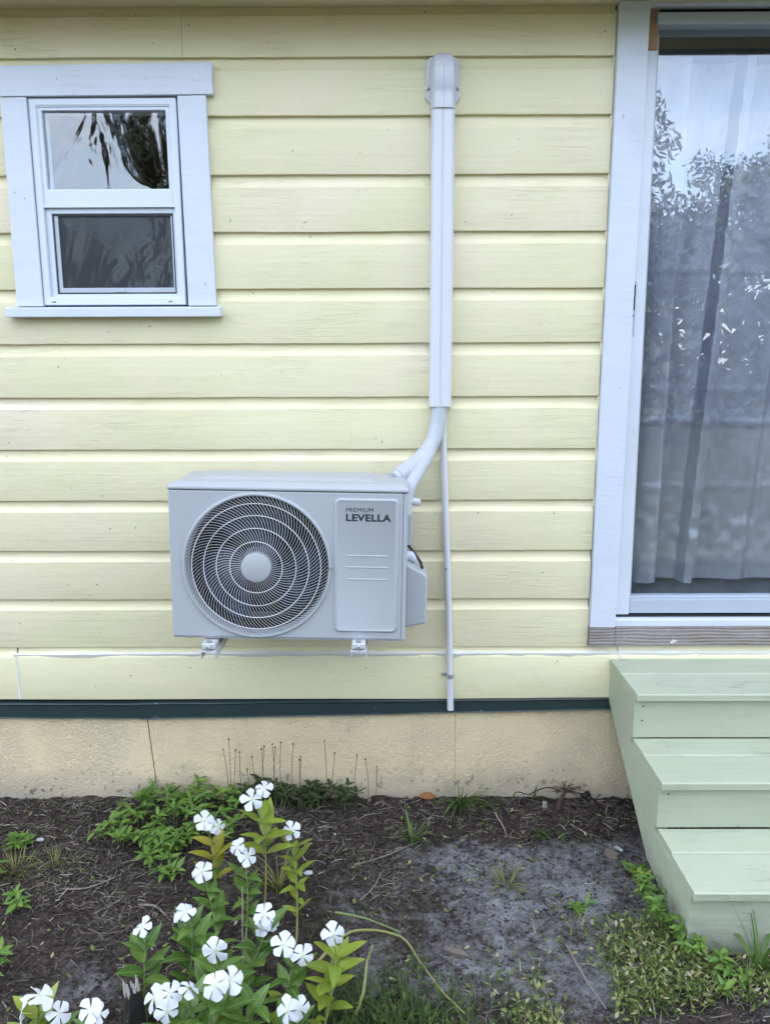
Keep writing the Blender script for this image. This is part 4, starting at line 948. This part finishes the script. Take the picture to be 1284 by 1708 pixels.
def blade_mesh(L, wd, bend):
    v = []; f = []; n = 6
    for i in range(n+1):
        u = i/n; wv = wd*.5*(1-u**1.6)+.0001; a = bend*u; x = L*u*math.sin(a*.75); z = L*u*math.cos(a*.75)
        v += [(x, -wv, z), (x+wv*.35, 0, z), (x, wv, z)]
    for i in range(n):
        for j in (0, 1): a = i*3+j; f.append((a, a+1, a+4, a+3))
    return v, f
BL = [MB().add(*blade_mesh(1, wd, bd)).mesh('blade', M['lawn'], True) for wd, bd in ((.04, .5), (.035, .9), (.05, 1.3), (.03, .25))]
def mat_blade(nm, a, b):
    return mat_leaf(nm, a, b, a, .5, .25)
BK = {}
for nm, a, b in (('green', (.055, .13, .025), (.13, .22, .05)), ('yellow', (.14, .17, .04), (.26, .24, .08)), ('dark', (.025, .05, .015), (.05, .085, .025))):
    mt = mat_blade(nm+'_blade', a, b); BK[nm] = []
    for me in BL:
        q = me.copy(); q.materials.clear(); q.materials.append(mt); BK[nm].append(q)
def tuft(label, base, n, L, spread, kind, seed, tilt=.7, wide=1.0, group=None):
    rr = random.Random(seed); b = Vector((base[0], base[1], gz(*base)-.004)); t = thing('grass_tuft', label, 'grass tuft', b, group)
    for i in range(n):
        a = rr.uniform(0, 6.28); l = L*rr.uniform(.5, 1.1)
        if b.y > -.12 and math.sin(a) > 0: a = -a
        off = Vector((math.cos(a), math.sin(a), 0))*spread*rr.random()
        mobj('blade', rr.choice(BK[kind]), t, Matrix.Translation(off) @ Matrix.Rotation(a, 4, 'Z') @ Matrix.Rotation(rr.uniform(0, tilt), 4, 'Y') @ Matrix.Diagonal((l, l*wide, l, 1)))
tuft('bright green grass tuft against the foundation below the drain pipe', (.262, -.060), 54, .13, .04, 'green', 1, .8, 1.5)
tuft('small tuft of grass against the foundation right of the drain pipe tuft', (.35, -.06), 26, .08, .035, 'green', 2, .8, 1.5)
tuft('single upright green shoot with yellow base beside the dead root clump', (.535, -.035), 7, .12, .008, 'green', 3, .35, 1.6)
tuft('green grass tuft standing in the straw at the edge of the sand', (.075, -.26), 34, .12, .025, 'green', 4, .5, 1.6)
tuft('flattened pale grass tuft in the middle of the sandy patch', (.365, -.50), 46, .10, .035, 'yellow', 5, 1.5, 1.4)
tuft('long bladed sedge rising in front of the lowest green step', (.965, -.905), 22, .24, .014, 'green', 6, .9, 1.3)
tuft('yellow green grass tuft at the left border of the photo', (-1.22, -.42), 90, .085, .07, 'yellow', 7, .9, 1.0)
tuft('yellow green grass tuft beside the bare path of straw on the left', (-1.10, -.40), 80, .07, .07, 'yellow', 8, 1.0, 1.0)
tuft('spiky yellow shoots beside the tallest periwinkle stem', (-.35, -.50), 24, .16, .02, 'yellow', 9, .7)
for i, (x, y) in enumerate(((-.06, -1.0), (.02, -1.03), (.08, -1.08), (-.10, -1.09), (.13, -.99), (.0, -1.13), (-.02, -.93))):
    tuft('green grass clump '+['close to the rightmost periwinkle', 'between the fallen stem and the flowers', 'under the far end of the fallen yellow stem', 'beside the stem of the front periwinkle', 'right of the fallen yellow stem', 'lowest of the clumps in front of the fallen stem', 'just below the bend of the fallen yellow stem'][i], (x, y), 26, .095, .06, 'dark' if i % 2 else 'green', 20+i, 1.0, 1, 'green grass clumps by the fallen stems')

# dry seed stalks along the foundation
hm = MB()
for k_ in range(3):
    hm.tube([(0, 0, -.002), (0, 0, .0015), (0, 0, .005), (0, 0, .008)], [.0012, .0034, .003, .0012], 7)
hm = hm.mesh('seed_head', M['head'], True)
SORD = [1, 2, 0, 3, 5, 4, 6, 7, 8, 9, 10, 11, 12, 13, 14, 15, 16, 17, 18]
for i, (x, z, xb) in enumerate([[-.583, .272, -.59], [-.561, .225, -.579], [-.602, .237, -.594], [-.546, .221, -.535], [-.504, .197, -.496], [-.518, .16, -.509], [-.464, .235, -.467], [-.455, .244, -.463], [-.424, .256, -.423], [-.416, .239, -.417], [-.396, .255, -.391], [-.351, .248, -.364], [-.329, .185, -.334], [-.322, .209, -.321], [-.236, .265, -.24], [-.2, .213, -.211], [-.118, .211, -.122], [-.088, .192, -.082], [-.047, .166, -.054]]):
    y = -.06-.03*random.random(); b = Vector((xb, y, gz(xb, y))); t = thing('seed_stalk', 'thin dry seed stalk against the stucco, %s from the foundation crack' % ORD[SORD[i]], 'weed', b, 'dry seed stalks along the foundation')
    top = Vector((x+.01*random.uniform(-1, 1)*0, y, z))-b
    path = smooth_path([Vector((0, 0, -.005)), top*.5+Vector((random.uniform(-.008, .008), 0, 0)), top], 5)
    MB().tube(path, [.0011]*len(path), 5).build('stem', M['dry'], t, smooth=True)
    mobj('seed_head', hm, t, Matrix.Translation(top) @ Matrix.Scale(random.uniform(.65, .95), 4))

# ------------------------------------------------------------------ odds and ends on the soil
def stick(name, label, cat, pts, r, mat, group=None, taper=.5):
    ps = [Vector(p) for p in pts]; b = ps[0]; path = smooth_path([p-b for p in ps], 6)
    path = [p+Vector((.002*nz(i*.9, b.x*9), .002*nz(i*.8, b.y*9, 3), 0)) for i, p in enumerate(path)]
    o = MB().tube(path, [r*(1-taper*i/len(path)) for i in range(len(path))], 7).build(name, mat, None, smooth=True, loc=b)
    return tag(o, label, cat, group)
def G(px, py, h=.004):
    p = at_ground(px, py, 0); return Vector((p.x, p.y, gz(p.x, p.y)+h))
stick('fallen_stem', 'long yellow green stem lying bent over the grass right of the flowers', 'stem', [G(520, 1640, .05), G(585, 1585, .06), G(665, 1567, .02), G(700, 1610, .02), G(735, 1665, .025), G(775, 1700, .02)], .0042, M['stem_y'])
stick('fallen_stem', 'pale green stem lying behind the bent yellow stem', 'stem', [G(560, 1566, .09), G(610, 1562, .06), G(668, 1566, .03)], .0035, M['stem'])
stick('fallen_stem', 'upright yellow stub of stem among the grass right of the flowers', 'stem', [G(585, 1702, 0), G(605, 1680, .05), G(612, 1650, .085), G(622, 1640, .12)], .005, M['stem_y'])
stick('dead_stem', 'thin bleached dead stem standing between the flower stems', 'stem', [(-.385, -.98, 0), tuple(at(405, 1600, -.97)), tuple(at(404, 1478, -.90))], .003, M['twig'])
stick('twig', 'grey twig lying on the dark soil left of the flowers, bent at one end', 'twig', [G(232, 1508), G(258, 1512, .008), G(275, 1522), G(290, 1545)], .004, M['twig'], 'twigs on the soil')
stick('twig', 'long thin twig crossing the straw left of the leafy patch', 'twig', [G(100, 1480), G(150, 1478, .01), G(200, 1455)], .003, M['twig'], 'twigs on the soil')
stick('twig', 'curved twig lying across the straw in front of the foundation grass', 'twig', [G(590, 1440), G(640, 1425, .01), G(700, 1400, .008)], .003, M['twig'], 'twigs on the soil')
stick('twig', 'crooked twig at the straw edge of the sandy patch', 'twig', [G(600, 1500), G(625, 1475, .008), G(636, 1450)], .003, M['twig'], 'twigs on the soil')
stick('twig', 'forked pale twig running down from the straw onto the sand', 'twig', [G(825, 1365, .02), G(838, 1380, .012), G(845, 1395, .006)], .004, M['twig'], 'twigs on the soil')
stick('twig', 'long straw coloured twig on the grass edge right of the sand', 'twig', [G(945, 1580), G(975, 1640, .014), G(1010, 1690, .01)], .0038, M['twig'], 'twigs on the soil')
stick('twig', 'thin twig on the sand above the wood scrap', 'twig', [G(905, 1500), G(925, 1520, .01), G(935, 1530)], .002, M['root'], 'twigs on the soil')
stick('twig', 'fine pale twig lying by the broken wood chip near the steps', 'twig', [G(950, 1375), G(975, 1390, .008), G(1000, 1394)], .0024, M['twig'], 'twigs on the soil')
rt = thing('root_clump', 'dead reddish root clump with bristling rootlets against the foundation', 'root', G(936, 1345))
MB().tube([(-.022, -.022, -.012), (-.006, -.010, .022), (.012, .004, .050)], [.0095, .0085, .006], 9).build('root_stump', M['root'], rt, smooth=True)
rr = random.Random(5)
for k_ in range(34):
    a = rr.uniform(-1.5, 1.9); l = rr.uniform(.03, .07); s0 = Vector((.012, .004, .05+rr.uniform(-.01, .01))); e = s0+Vector((math.sin(a)*l, rr.uniform(-.03, .012), math.cos(a)*l*.8))
    MB().tube(smooth_path([s0, s0.lerp(e, .5)+Vector((rr.uniform(-.008, .008), 0, .004)), e], 3), [.0011]*7, 4).build('rootlet', M['root'], rt, smooth=True)
for pts in ([(-.002, 0, .05), (-.05, .0, .068), (-.10, -.005, .056), (-.125, -.01, .045), (-.17, -.01, .055), (-.19, -.015, .02)],):
    MB().tube(smooth_path([Vector(p) for p in pts], 5), .0022, 5).build('rootlet', M['root'], rt, smooth=True)
def lump(name, label, cat, p, dims, mat, seed, rough=.35, parent=None):
    bm = bmesh.new(); bmesh.ops.create_icosphere(bm, subdivisions=3, radius=1)
    for v_ in bm.verts:
        d = 1+rough*mnoise.noise(v_.co*1.6+Vector((seed, 0, 0)))+rough*.4*mnoise.noise(v_.co*5+Vector((0, seed, 0))); v_.co = Vector((v_.co.x*dims[0], v_.co.y*dims[1], v_.co.z*dims[2]))*d
    me = bpy.data.meshes.new(name); bm.to_mesh(me); bm.free(); me.materials.append(mat)
    o = bpy.data.objects.new(name, me); COL.objects.link(o); o.location = p
    if parent: o.parent = parent
    return tag(o, label, cat) if label else o
lump('plastic_lump', 'shiny black crumpled plastic lump on the soil against the foundation', 'litter', G(976, 1337, .008), (.022, .018, .020), M['black'], 3, .6)
def chip(name, label, cat, p, L, w_, th, rot, mat, tilt=.15):
    rr_ = random.Random(L*999+p.x); pl = []
    for q in ((-.5, -.35), (-.44, .0), (-.52, .3), (-.2, .42), (.12, .5), (.46, .38), (.40, .1), (.53, -.2), (.3, -.48), (-.1, -.42)): pl.append((q[0]*L*rr_.uniform(.85, 1.1), q[1]*w_*rr_.uniform(.75, 1.15)))
    n = len(pl); vs_ = [(a, b, -th*.4) for a, b in pl]+[(a*.93, b*.9, th*rr_.uniform(.5, 1.0)) for a, b in pl]
    o = MB().add(vs_, [tuple(reversed(range(n))), tuple(range(n, 2*n))]+[(k_, (k_+1) % n, n+(k_+1) % n, n+k_) for k_ in range(n)]).build(name, mat, None, bevel=.0006, loc=p)
    o.rotation_euler = (tilt, tilt*.6, rot); return tag(o, label, cat)
chip('wood_chip', 'broken pale wood chip lying beside the green step stringer', 'wood chip', G(1019, 1425, .006), .052, .045, .007, -.6, M['chipwood'], .3)
chip('plastic_scrap', 'crumpled white scrap lying on top of the broken wood chip', 'litter', G(1032, 1418, .018), .030, .011, .006, -.7, M['scrap'], .3)
chip('wood_scrap', 'flat brown scrap of wood lying on the sand right of the fallen stems', 'wood scrap', G(760, 1590, .004), .080, .022, .010, -.35, M['chipwood'], .1)
chip('wood_scrap', 'small brown scrap of bark near the foot of the sandy patch', 'wood scrap', G(870, 1638, .004), .030, .018, .006, -.6, M['root'], .2)
chip('plastic_scrap', 'small white scrap at the foot of the green shoot by the wall', 'litter', G(877, 1335, .01), .018, .013, .005, .4, M['scrap'], .5)
chip('plastic_scrap', 'white scrap lying flat left of the root clump', 'litter', G(896, 1331, .008), .026, .010, .004, .1, M['scrap'], .2)
chip('plastic_scrap', 'grey white flake lying in the straw left of the sandy patch', 'litter', G(515, 1452, .006), .030, .018, .004, .3, M['scrap'], .2)
chip('plastic_scrap', 'bluish white flake half buried in the straw on the left', 'litter', G(68, 1402, .006), .026, .016, .004, .2, M['scrap'], .2)
lump('pebble', 'dark wet stone with white flecks at the straw edge of the sand', 'stone', G(718, 1448, .004), (.020, .014, .010), M['char'], 8, .4)
lump('pebble', 'dark grey stone slab standing in the straw below the white scraps', 'stone', G(908, 1352, .008), (.011, .007, .026), M['weathered'], 9, .25)
# curled orange leaf: bent sheet with a midrib
lv = []; lf = []
for i in range(9):
    u = i/8; wv = .016*math.sin(math.pi*u)**.7+.001
    for j in range(5): s_ = -1+j/2; lv.append((-.035+.07*u, s_*wv, .012*math.sin(u*3)+.010*s_*s_+.003*nz(u*9, s_)))
for i in range(8):
    for j in range(4): a = i*5+j; lf.append((a, a+5, a+6, a+1))
ol = thing('dry_leaf', 'curled rusty orange dead leaf on the soil against the foundation', 'leaf', G(712, 1338, .012))
o = MB().add(lv, lf).build('leaf_blade', M['rust_leaf'], ol, smooth=True); o.modifiers.new('thick', 'SOLIDIFY').thickness = .0012
MB().tube([(-.055, .004, .004), (-.035, 0, .003), (.035, 0, .006)], [.001, .0016, .0006], 5).build('leaf_rib', M['root'], ol, smooth=True)
ol.rotation_euler = (.35, .15, .25); ol.scale = (.95, 1.0, .55)
# charred stump with a bleached split tip
cs = thing('charred_stump', 'charred black stump with a bleached split tip among the white flowers', 'stump', G(226, 1706, 0)); cs.scale = (1.25, 1.25, 1.5)
v = []; f = []; n = 11; rrr = random.Random(2)
for i, (z, r) in enumerate(((-.01, .024), (.02, .022), (.045, .019), (.065, .014))):
    for k_ in range(n): a = 2*math.pi*k_/n; q = r*(1+.3*nz(k_*1.7, i*.6)); v.append((q*math.cos(a), q*math.sin(a), z+.012*nz(k_*2.3, 5)*(i/3)))
for i in range(3):
    for k_ in range(n): j = (k_+1) % n; f.append((i*n+k_, i*n+j, (i+1)*n+j, (i+1)*n+k_))
f.append(tuple(3*n+k_ for k_ in range(n)))
MB().add(v, f).build('charred_base', M['char'], cs)
for k_ in range(7):
    a = k_*.9; b0 = Vector((.010*math.cos(a), .008*math.sin(a), .035)); e = b0+Vector((.004*math.cos(a)-.004, .003*math.sin(a), .038+.014*rrr.random()))
    MB().tube([b0, b0.lerp(e, .6)+Vector((.001, -.001, 0)), e], [.0048, .0042, .0012], 5).build('splinter', M['ash'], cs)

# ------------------------------------------------------------------ litter, mulch and ground cover (nobody could count these)
def ribbon(acc, p, a, L, wd, tilt, bend, lift):
    n = 3; base = len(acc[0]); d = Vector((math.cos(a), math.sin(a), 0)); s_ = Vector((-math.sin(a), math.cos(a), 0))
    for i in range(n+1):
        u = i/n-.5; q = p+d*(L*u)+s_*(bend*L*(u*u-.08))+Vector((0, 0, tilt*L*u+lift*(1-4*u*u)*.25*L))
        wv = wd*.5*(1-.5*abs(u)); acc[0].append(q+s_*wv); acc[0].append(q-s_*wv+Vector((0, 0, wd*.35)))
    for i in range(n): k_ = base+2*i; acc[1].append((k_, k_+1, k_+3, k_+2))
def straw_density(x, y):
    d = .55+.6*nz(x*2.3, y*2.3, 21)
    wall = math.exp(-((y+.10)/.13)**2)
    sandy = sm(.0, .2, x)*sm(-.2, -.34, y)*(1-sm(-.8, -1.0, y))
    right = math.exp(-(((x-.7)/.22)**2+((y+.13)/.12)**2))
    mid = math.exp(-(((x+.05)/.28)**2+((y+.24)/.16)**2))
    left = math.exp(-(((x+1.0)/.4)**2+((y+.4)/.25)**2))
    d = max(0, .1+1.5*nz(x*3.1, y*3.1, 21)+.5*nz(x*9, y*9, 5))
    return max(0, min(1, .42*d+.42*wall+.35*right+.65*mid+.5*left-.30*sandy))
def scatter(name, n, xr, yr, dens, size, width, mat, seed, lift=.3, zoff=.002, inside_steps=True):
    rr = random.Random(seed); acc = ([], []); c = 0; tries = 0
    while c < n and tries < n*12:
        tries += 1; x = rr.uniform(*xr); y = rr.uniform(*yr)
        if rr.random() > dens(x, y): continue
        L = rr.uniform(*size)*rr.choice((.5, .8, 1, 1, 1.4)); p = Vector((x, y, gz(x, y)+zoff+.006*rr.random()))
        if y+L*.5 > -.016: y = -.02-L*.5; p.y = y
        ribbon(acc, p, rr.gauss(0, .75)+(math.pi if rr.random() < .5 else 0) if rr.random() < .6 else rr.uniform(0, 6.28), L, rr.uniform(*width), rr.gauss(0, .16), rr.gauss(0, .5), rr.random()*lift); c += 1
    o = MB().add(acc[0], acc[1]).build(name, mat, None, fixn=False); o['kind'] = 'stuff'; return o
tag(scatter('straw_litter', 13000, (-1.7, 1.4), (-1.4, -.02), straw_density, (.012, .055), (.0010, .0026), M['straw'], 3), 'dead straw and grass clippings scattered over the dark soil', 'straw')
tag(scatter('mulch_chips', 19000, (-1.7, 1.5), (-1.5, -.02), lambda x, y: (.45+.9*max(0, nz(x*7, y*7, 3)+.3))*.75-.22*sm(.0, .25, x)*sm(-.2, -.36, y)*(1-sm(-.9, -1.1, y)), (.005, .020), (.002, .006), M['mulch'], 4, .3, .0), 'dark mulch crumbs and bark bits covering the soil', 'mulch')
def crumbs(name, n, dens, size, mat, seed):
    rr = random.Random(seed); V = []; Fc = []; c = 0
    while c < n:
        x = rr.uniform(-1.7, 1.3); y = -rr.random()*1.45-.02
        if rr.random() > dens(x, y): continue
        r = size*rr.choice((.5, .6, .8, 1, 1.6)); p = Vector((x, y, gz(x, y)+r*.3)); k_ = len(V); c += 1
        for d in ((1, 0, 0), (0, 1, 0), (-1, 0, 0), (0, -1, 0), (.2, .1, 1), (0, 0, -1)): V.append(p+Vector(d)*r*rr.uniform(.6, 1.2)+Vector((rr.uniform(-.3, .3), rr.uniform(-.3, .3), 0))*r)
        for i in range(4): j = (i+1) % 4; Fc.append((k_+i, k_+j, k_+4)); Fc.append((k_+j, k_+i, k_+5))
    o = MB().add(V, Fc).build(name, mat, None, fixn=False); o['kind'] = 'stuff'; return o
tag(crumbs('soil_crumbs', 12000, lambda x, y: .35+.8*max(0, nz(x*5, y*5, 17)+.2)*(1-.5*sm(0, .3, x)), .0030, M['mulch'], 11), 'crumbs and clods of dark soil over the bed', 'soil')
tag(crumbs('sand_crumbs', 5000, lambda x, y: .9*sm(-.2, .25, x)*sm(-.15, -.4, y)*max(0, .4+nz(x*6, y*6, 19)), .0026, M['sandcrumb'], 12), 'pale grey crumbs of sand right of the flowers', 'sand')
def grass_field(name, n, dens, xr, yr, hmin, hmax, mat, seed, leafy=.45):
    rr = random.Random(seed); V = []; Fc = []; c = 0; tr = 0
    while c < n and tr < n*15:
        tr += 1; x = rr.uniform(*xr); y = rr.uniform(*yr)
        if rr.random() > dens(x, y): continue
        if x > .79 and y > -.87: continue
        p = Vector((x, y, gz(x, y)-.002)); a = rr.uniform(0, 6.28); k_ = len(V); c += 1
        d = Vector((math.cos(a), math.sin(a), 0)); s_ = Vector((-math.sin(a), math.cos(a), 0))
        if rr.random() < leafy:                                     # small pointed leaf held near the ground
            L = rr.uniform(.011, .023); el = rr.uniform(-.1, .9); wv = L*.24; up = Vector((0, 0, 1)); e = d*math.cos(el)+up*math.sin(el)
            q = p+Vector((rr.uniform(-.01, .01), rr.uniform(-.01, .01), rr.uniform(.004, hmax*.6)))
            V += [q, q+e*L*.5+s_*wv, q+e*L, q+e*L*.5-s_*wv]; Fc.append((k_, k_+1, k_+2, k_+3))
        else:
            L = rr.uniform(hmin, hmax); lean = rr.uniform(.2, 1.25); wv = rr.uniform(.0011, .0022)
            for i in range(4):
                u = i/3; an = lean*(.4+.6*u); q = p+d*(L*u*math.sin(an))+Vector((0, 0, L*u*math.cos(an))); wq = wv*(1-u*.9); V += [q+s_*wq, q-s_*wq]
            for i in range(3): Fc.append((k_+2*i, k_+2*i+1, k_+2*i+3, k_+2*i+2))
    o = MB().add(V, Fc).build(name, mat, None, fixn=False); o['kind'] = 'stuff'; return o
def dens_r(x, y):
    e = sm(.30, .75, x+.15*nz(x*4, y*4, 2)+.4*(-.75-y))*sm(-.62, -.85, y+.09*nz(x*5, y*5, 6))
    return e*max(0, min(1, .42+1.5*nz(x*5, y*5, 12)+.6*nz(x*14, y*14, 3)))
tag(grass_field('weedy_turf', 26000, dens_r, (.2, 1.6), (-1.5, -.55), .02, .06, M['lawn'], 5, .5), 'sparse yellowing grass and small weeds around the foot of the steps', 'grass')
tag(scatter('turf_straw', 2600, (.25, 1.4), (-1.4, -.6), lambda x, y: (0 if x > .79 and y > -.87 else dens_r(x, y)), (.02, .07), (.0014, .003), M['straw'], 14, .5, .012), 'pale dead straw lying in the grass around the steps', 'straw')
def dens_m(x, y): return math.exp(-(((x-.0)/.17)**2+((y+1.06)/.13)**2))+.18*max(0, nz(x*3, y*3, 31))
tag(grass_field('bed_grass', 1600, dens_m, (-.5, .5), (-1.5, -.5), .03, .10, M['grass_green'], 6, .15), 'dark green grass growing under and beside the flower bed', 'grass')
def dens_s(x, y): return .25+.5*max(0, nz(x*3, y*3, 44))
tag(grass_field('sparse_sprouts', 1500, dens_s, (-1.7, 1.5), (-1.5, -.05), .01, .03, M['lawn'], 8, .5), 'tiny sprouts scattered over soil and straw', 'grass')
def dens_l(x, y): return .8
tag(grass_field('lawn_grass', 16000, lambda x, y: sm(-1.55, -2.3, y+.3*nz(x*2, y*2, 5)), (-3, 3), (-4.2, -1.5), .03, .07, M['grass_green'], 9, .2), 'mown lawn grass beyond the flower bed', 'grass')

# ------------------------------------------------------------------ trees across the yard, seen only mirrored in the glass
def tree(label, x, y, h, cr, n, seed, base=.35, flat=.75, leaf=.075, limbs=9):
    rr = random.Random(seed); rg = np.random.default_rng(seed); t = thing('yard_tree', label, 'tree', (x, y, -.02), 'trees across the yard')
    tb = MB(); top = Vector((rr.uniform(-.3, .3), rr.uniform(-.3, .3), h*.72))
    tb.tube(smooth_path([Vector((0, 0, 0)), top*.4+Vector((.1, 0, 0)), top], 6), [.045*h*(1-.7*i/13) for i in range(13)], 10)
    cl = []
    for k_ in range(limbs):
        a = 2*math.pi*k_/limbs+rr.uniform(-.3, .3); zb = h*rr.uniform(base, .65); st0 = top*(zb/top.z)
        e = Vector((math.cos(a)*cr*rr.uniform(.55, 1), math.sin(a)*cr*rr.uniform(.55, 1), zb+h*rr.uniform(.02, .32)))
        mid = st0.lerp(e, .5)+Vector((0, 0, rr.uniform(0, .4)))
        tb.tube(smooth_path([st0, mid, e], 5), [.016*h*(1-.75*i/10) for i in range(11)], 6)
        for q in (mid, e, st0.lerp(e, .75)): cl.append((q+Vector((0, 0, .15)), cr*rr.uniform(.22, .42)))
        for b_ in range(3):
            e2 = e+Vector((rr.uniform(-1, 1), rr.uniform(-1, 1), rr.uniform(-.6, .6)))*cr*.35; tb.tube(smooth_path([mid.lerp(e, .6), mid.lerp(e2, .75), e2], 3), [.006*h*(1-.7*i/6) for i in range(7)], 4); cl.append((e2, cr*rr.uniform(.15, .3)))
    cl.append((top+Vector((0, 0, h*.12)), cr*.5))
    tb.build('trunk', M['bark'], t, smooth=True)
    wts = np.array([c[1]**2 for c in cl]); wts /= wts.sum(); idx = rg.choice(len(cl), n, p=wts)
    C0 = np.array([cl[i][0][:] for i in idx]); RR = np.array([cl[i][1] for i in idx])
    d = rg.normal(size=(n, 3)); d /= np.linalg.norm(d, axis=1)[:, None]
    pos = C0+d*(RR*rg.random(n)**.45)[:, None]*np.array([1, 1, flat])
    a1 = rg.normal(size=(n, 3)); a1 /= np.linalg.norm(a1, axis=1)[:, None]; a2 = np.cross(a1, rg.normal(size=(n, 3))); a2 /= np.linalg.norm(a2, axis=1)[:, None]
    s1 = (leaf*rg.uniform(.6, 1.3, n))[:, None]
    V = np.stack([pos-a1*s1, pos+a2*s1*.4, pos+a1*s1, pos-a2*s1*.4], 1).reshape(-1, 3)
    me = bpy.data.meshes.new('crown'); me.from_pydata(V.tolist(), [], [(4*i, 4*i+1, 4*i+2, 4*i+3) for i in range(n)]); me.materials.append(M['crown'])
    mobj('crown', me, t)
tree('tall dense tree across the yard mirrored in the small window', -3.35, -12.5, 8.5, 1.75, 13000, 1, .3)
tree('broad leafy tree mirrored in the glass door, closest to the lawn edge', 3.5, -12.0, 6.4, 2.7, 26000, 2)
tree('tall thin crowned tree mirrored in the glass door behind the broad one', 10.4, -16.5, 7.6, 3.4, 24000, 3)
tree('spreading tree mirrored at the far side of the glass door', 12.5, -14.0, 6.6, 2.8, 22000, 4)
tree('rounded tree standing across the yard between window and door', 0.5, -17.0, 6.5, 2.8, 14000, 5)
tree('dark tree at the far left of the yard', -9.5, -15.0, 7.0, 2.9, 14000, 6)
# hedge along the far edge of the yard
n = 14000; X = rng.uniform(-26, 26, n); Y = rng.normal(-20, .9, n); Z = rng.random(n)**.8*(3.8+.5*np.sin(X*.9)+.4*np.sin(X*2.3))
a1 = rng.normal(size=(n, 3)); a1 /= np.linalg.norm(a1, axis=1)[:, None]; a2 = np.cross(a1, rng.normal(size=(n, 3))); a2 /= np.linalg.norm(a2, axis=1)[:, None]
s1 = rng.uniform(.2, .4, n)[:, None]; pos = np.stack([X, Y, Z], 1)
V = np.stack([pos-a1*s1, pos+a2*s1*.45, pos+a1*s1, pos-a2*s1*.45], 1).reshape(-1, 3)
me = bpy.data.meshes.new('hedge'); me.from_pydata(V.tolist(), [], [(4*i, 4*i+1, 4*i+2, 4*i+3) for i in range(n)]); me.materials.append(M['crown'])
o = bpy.data.objects.new('hedge', me); COL.objects.link(o); o['kind'] = 'stuff'; tag(o, 'long leafy hedge along the far edge of the yard', 'hedge')
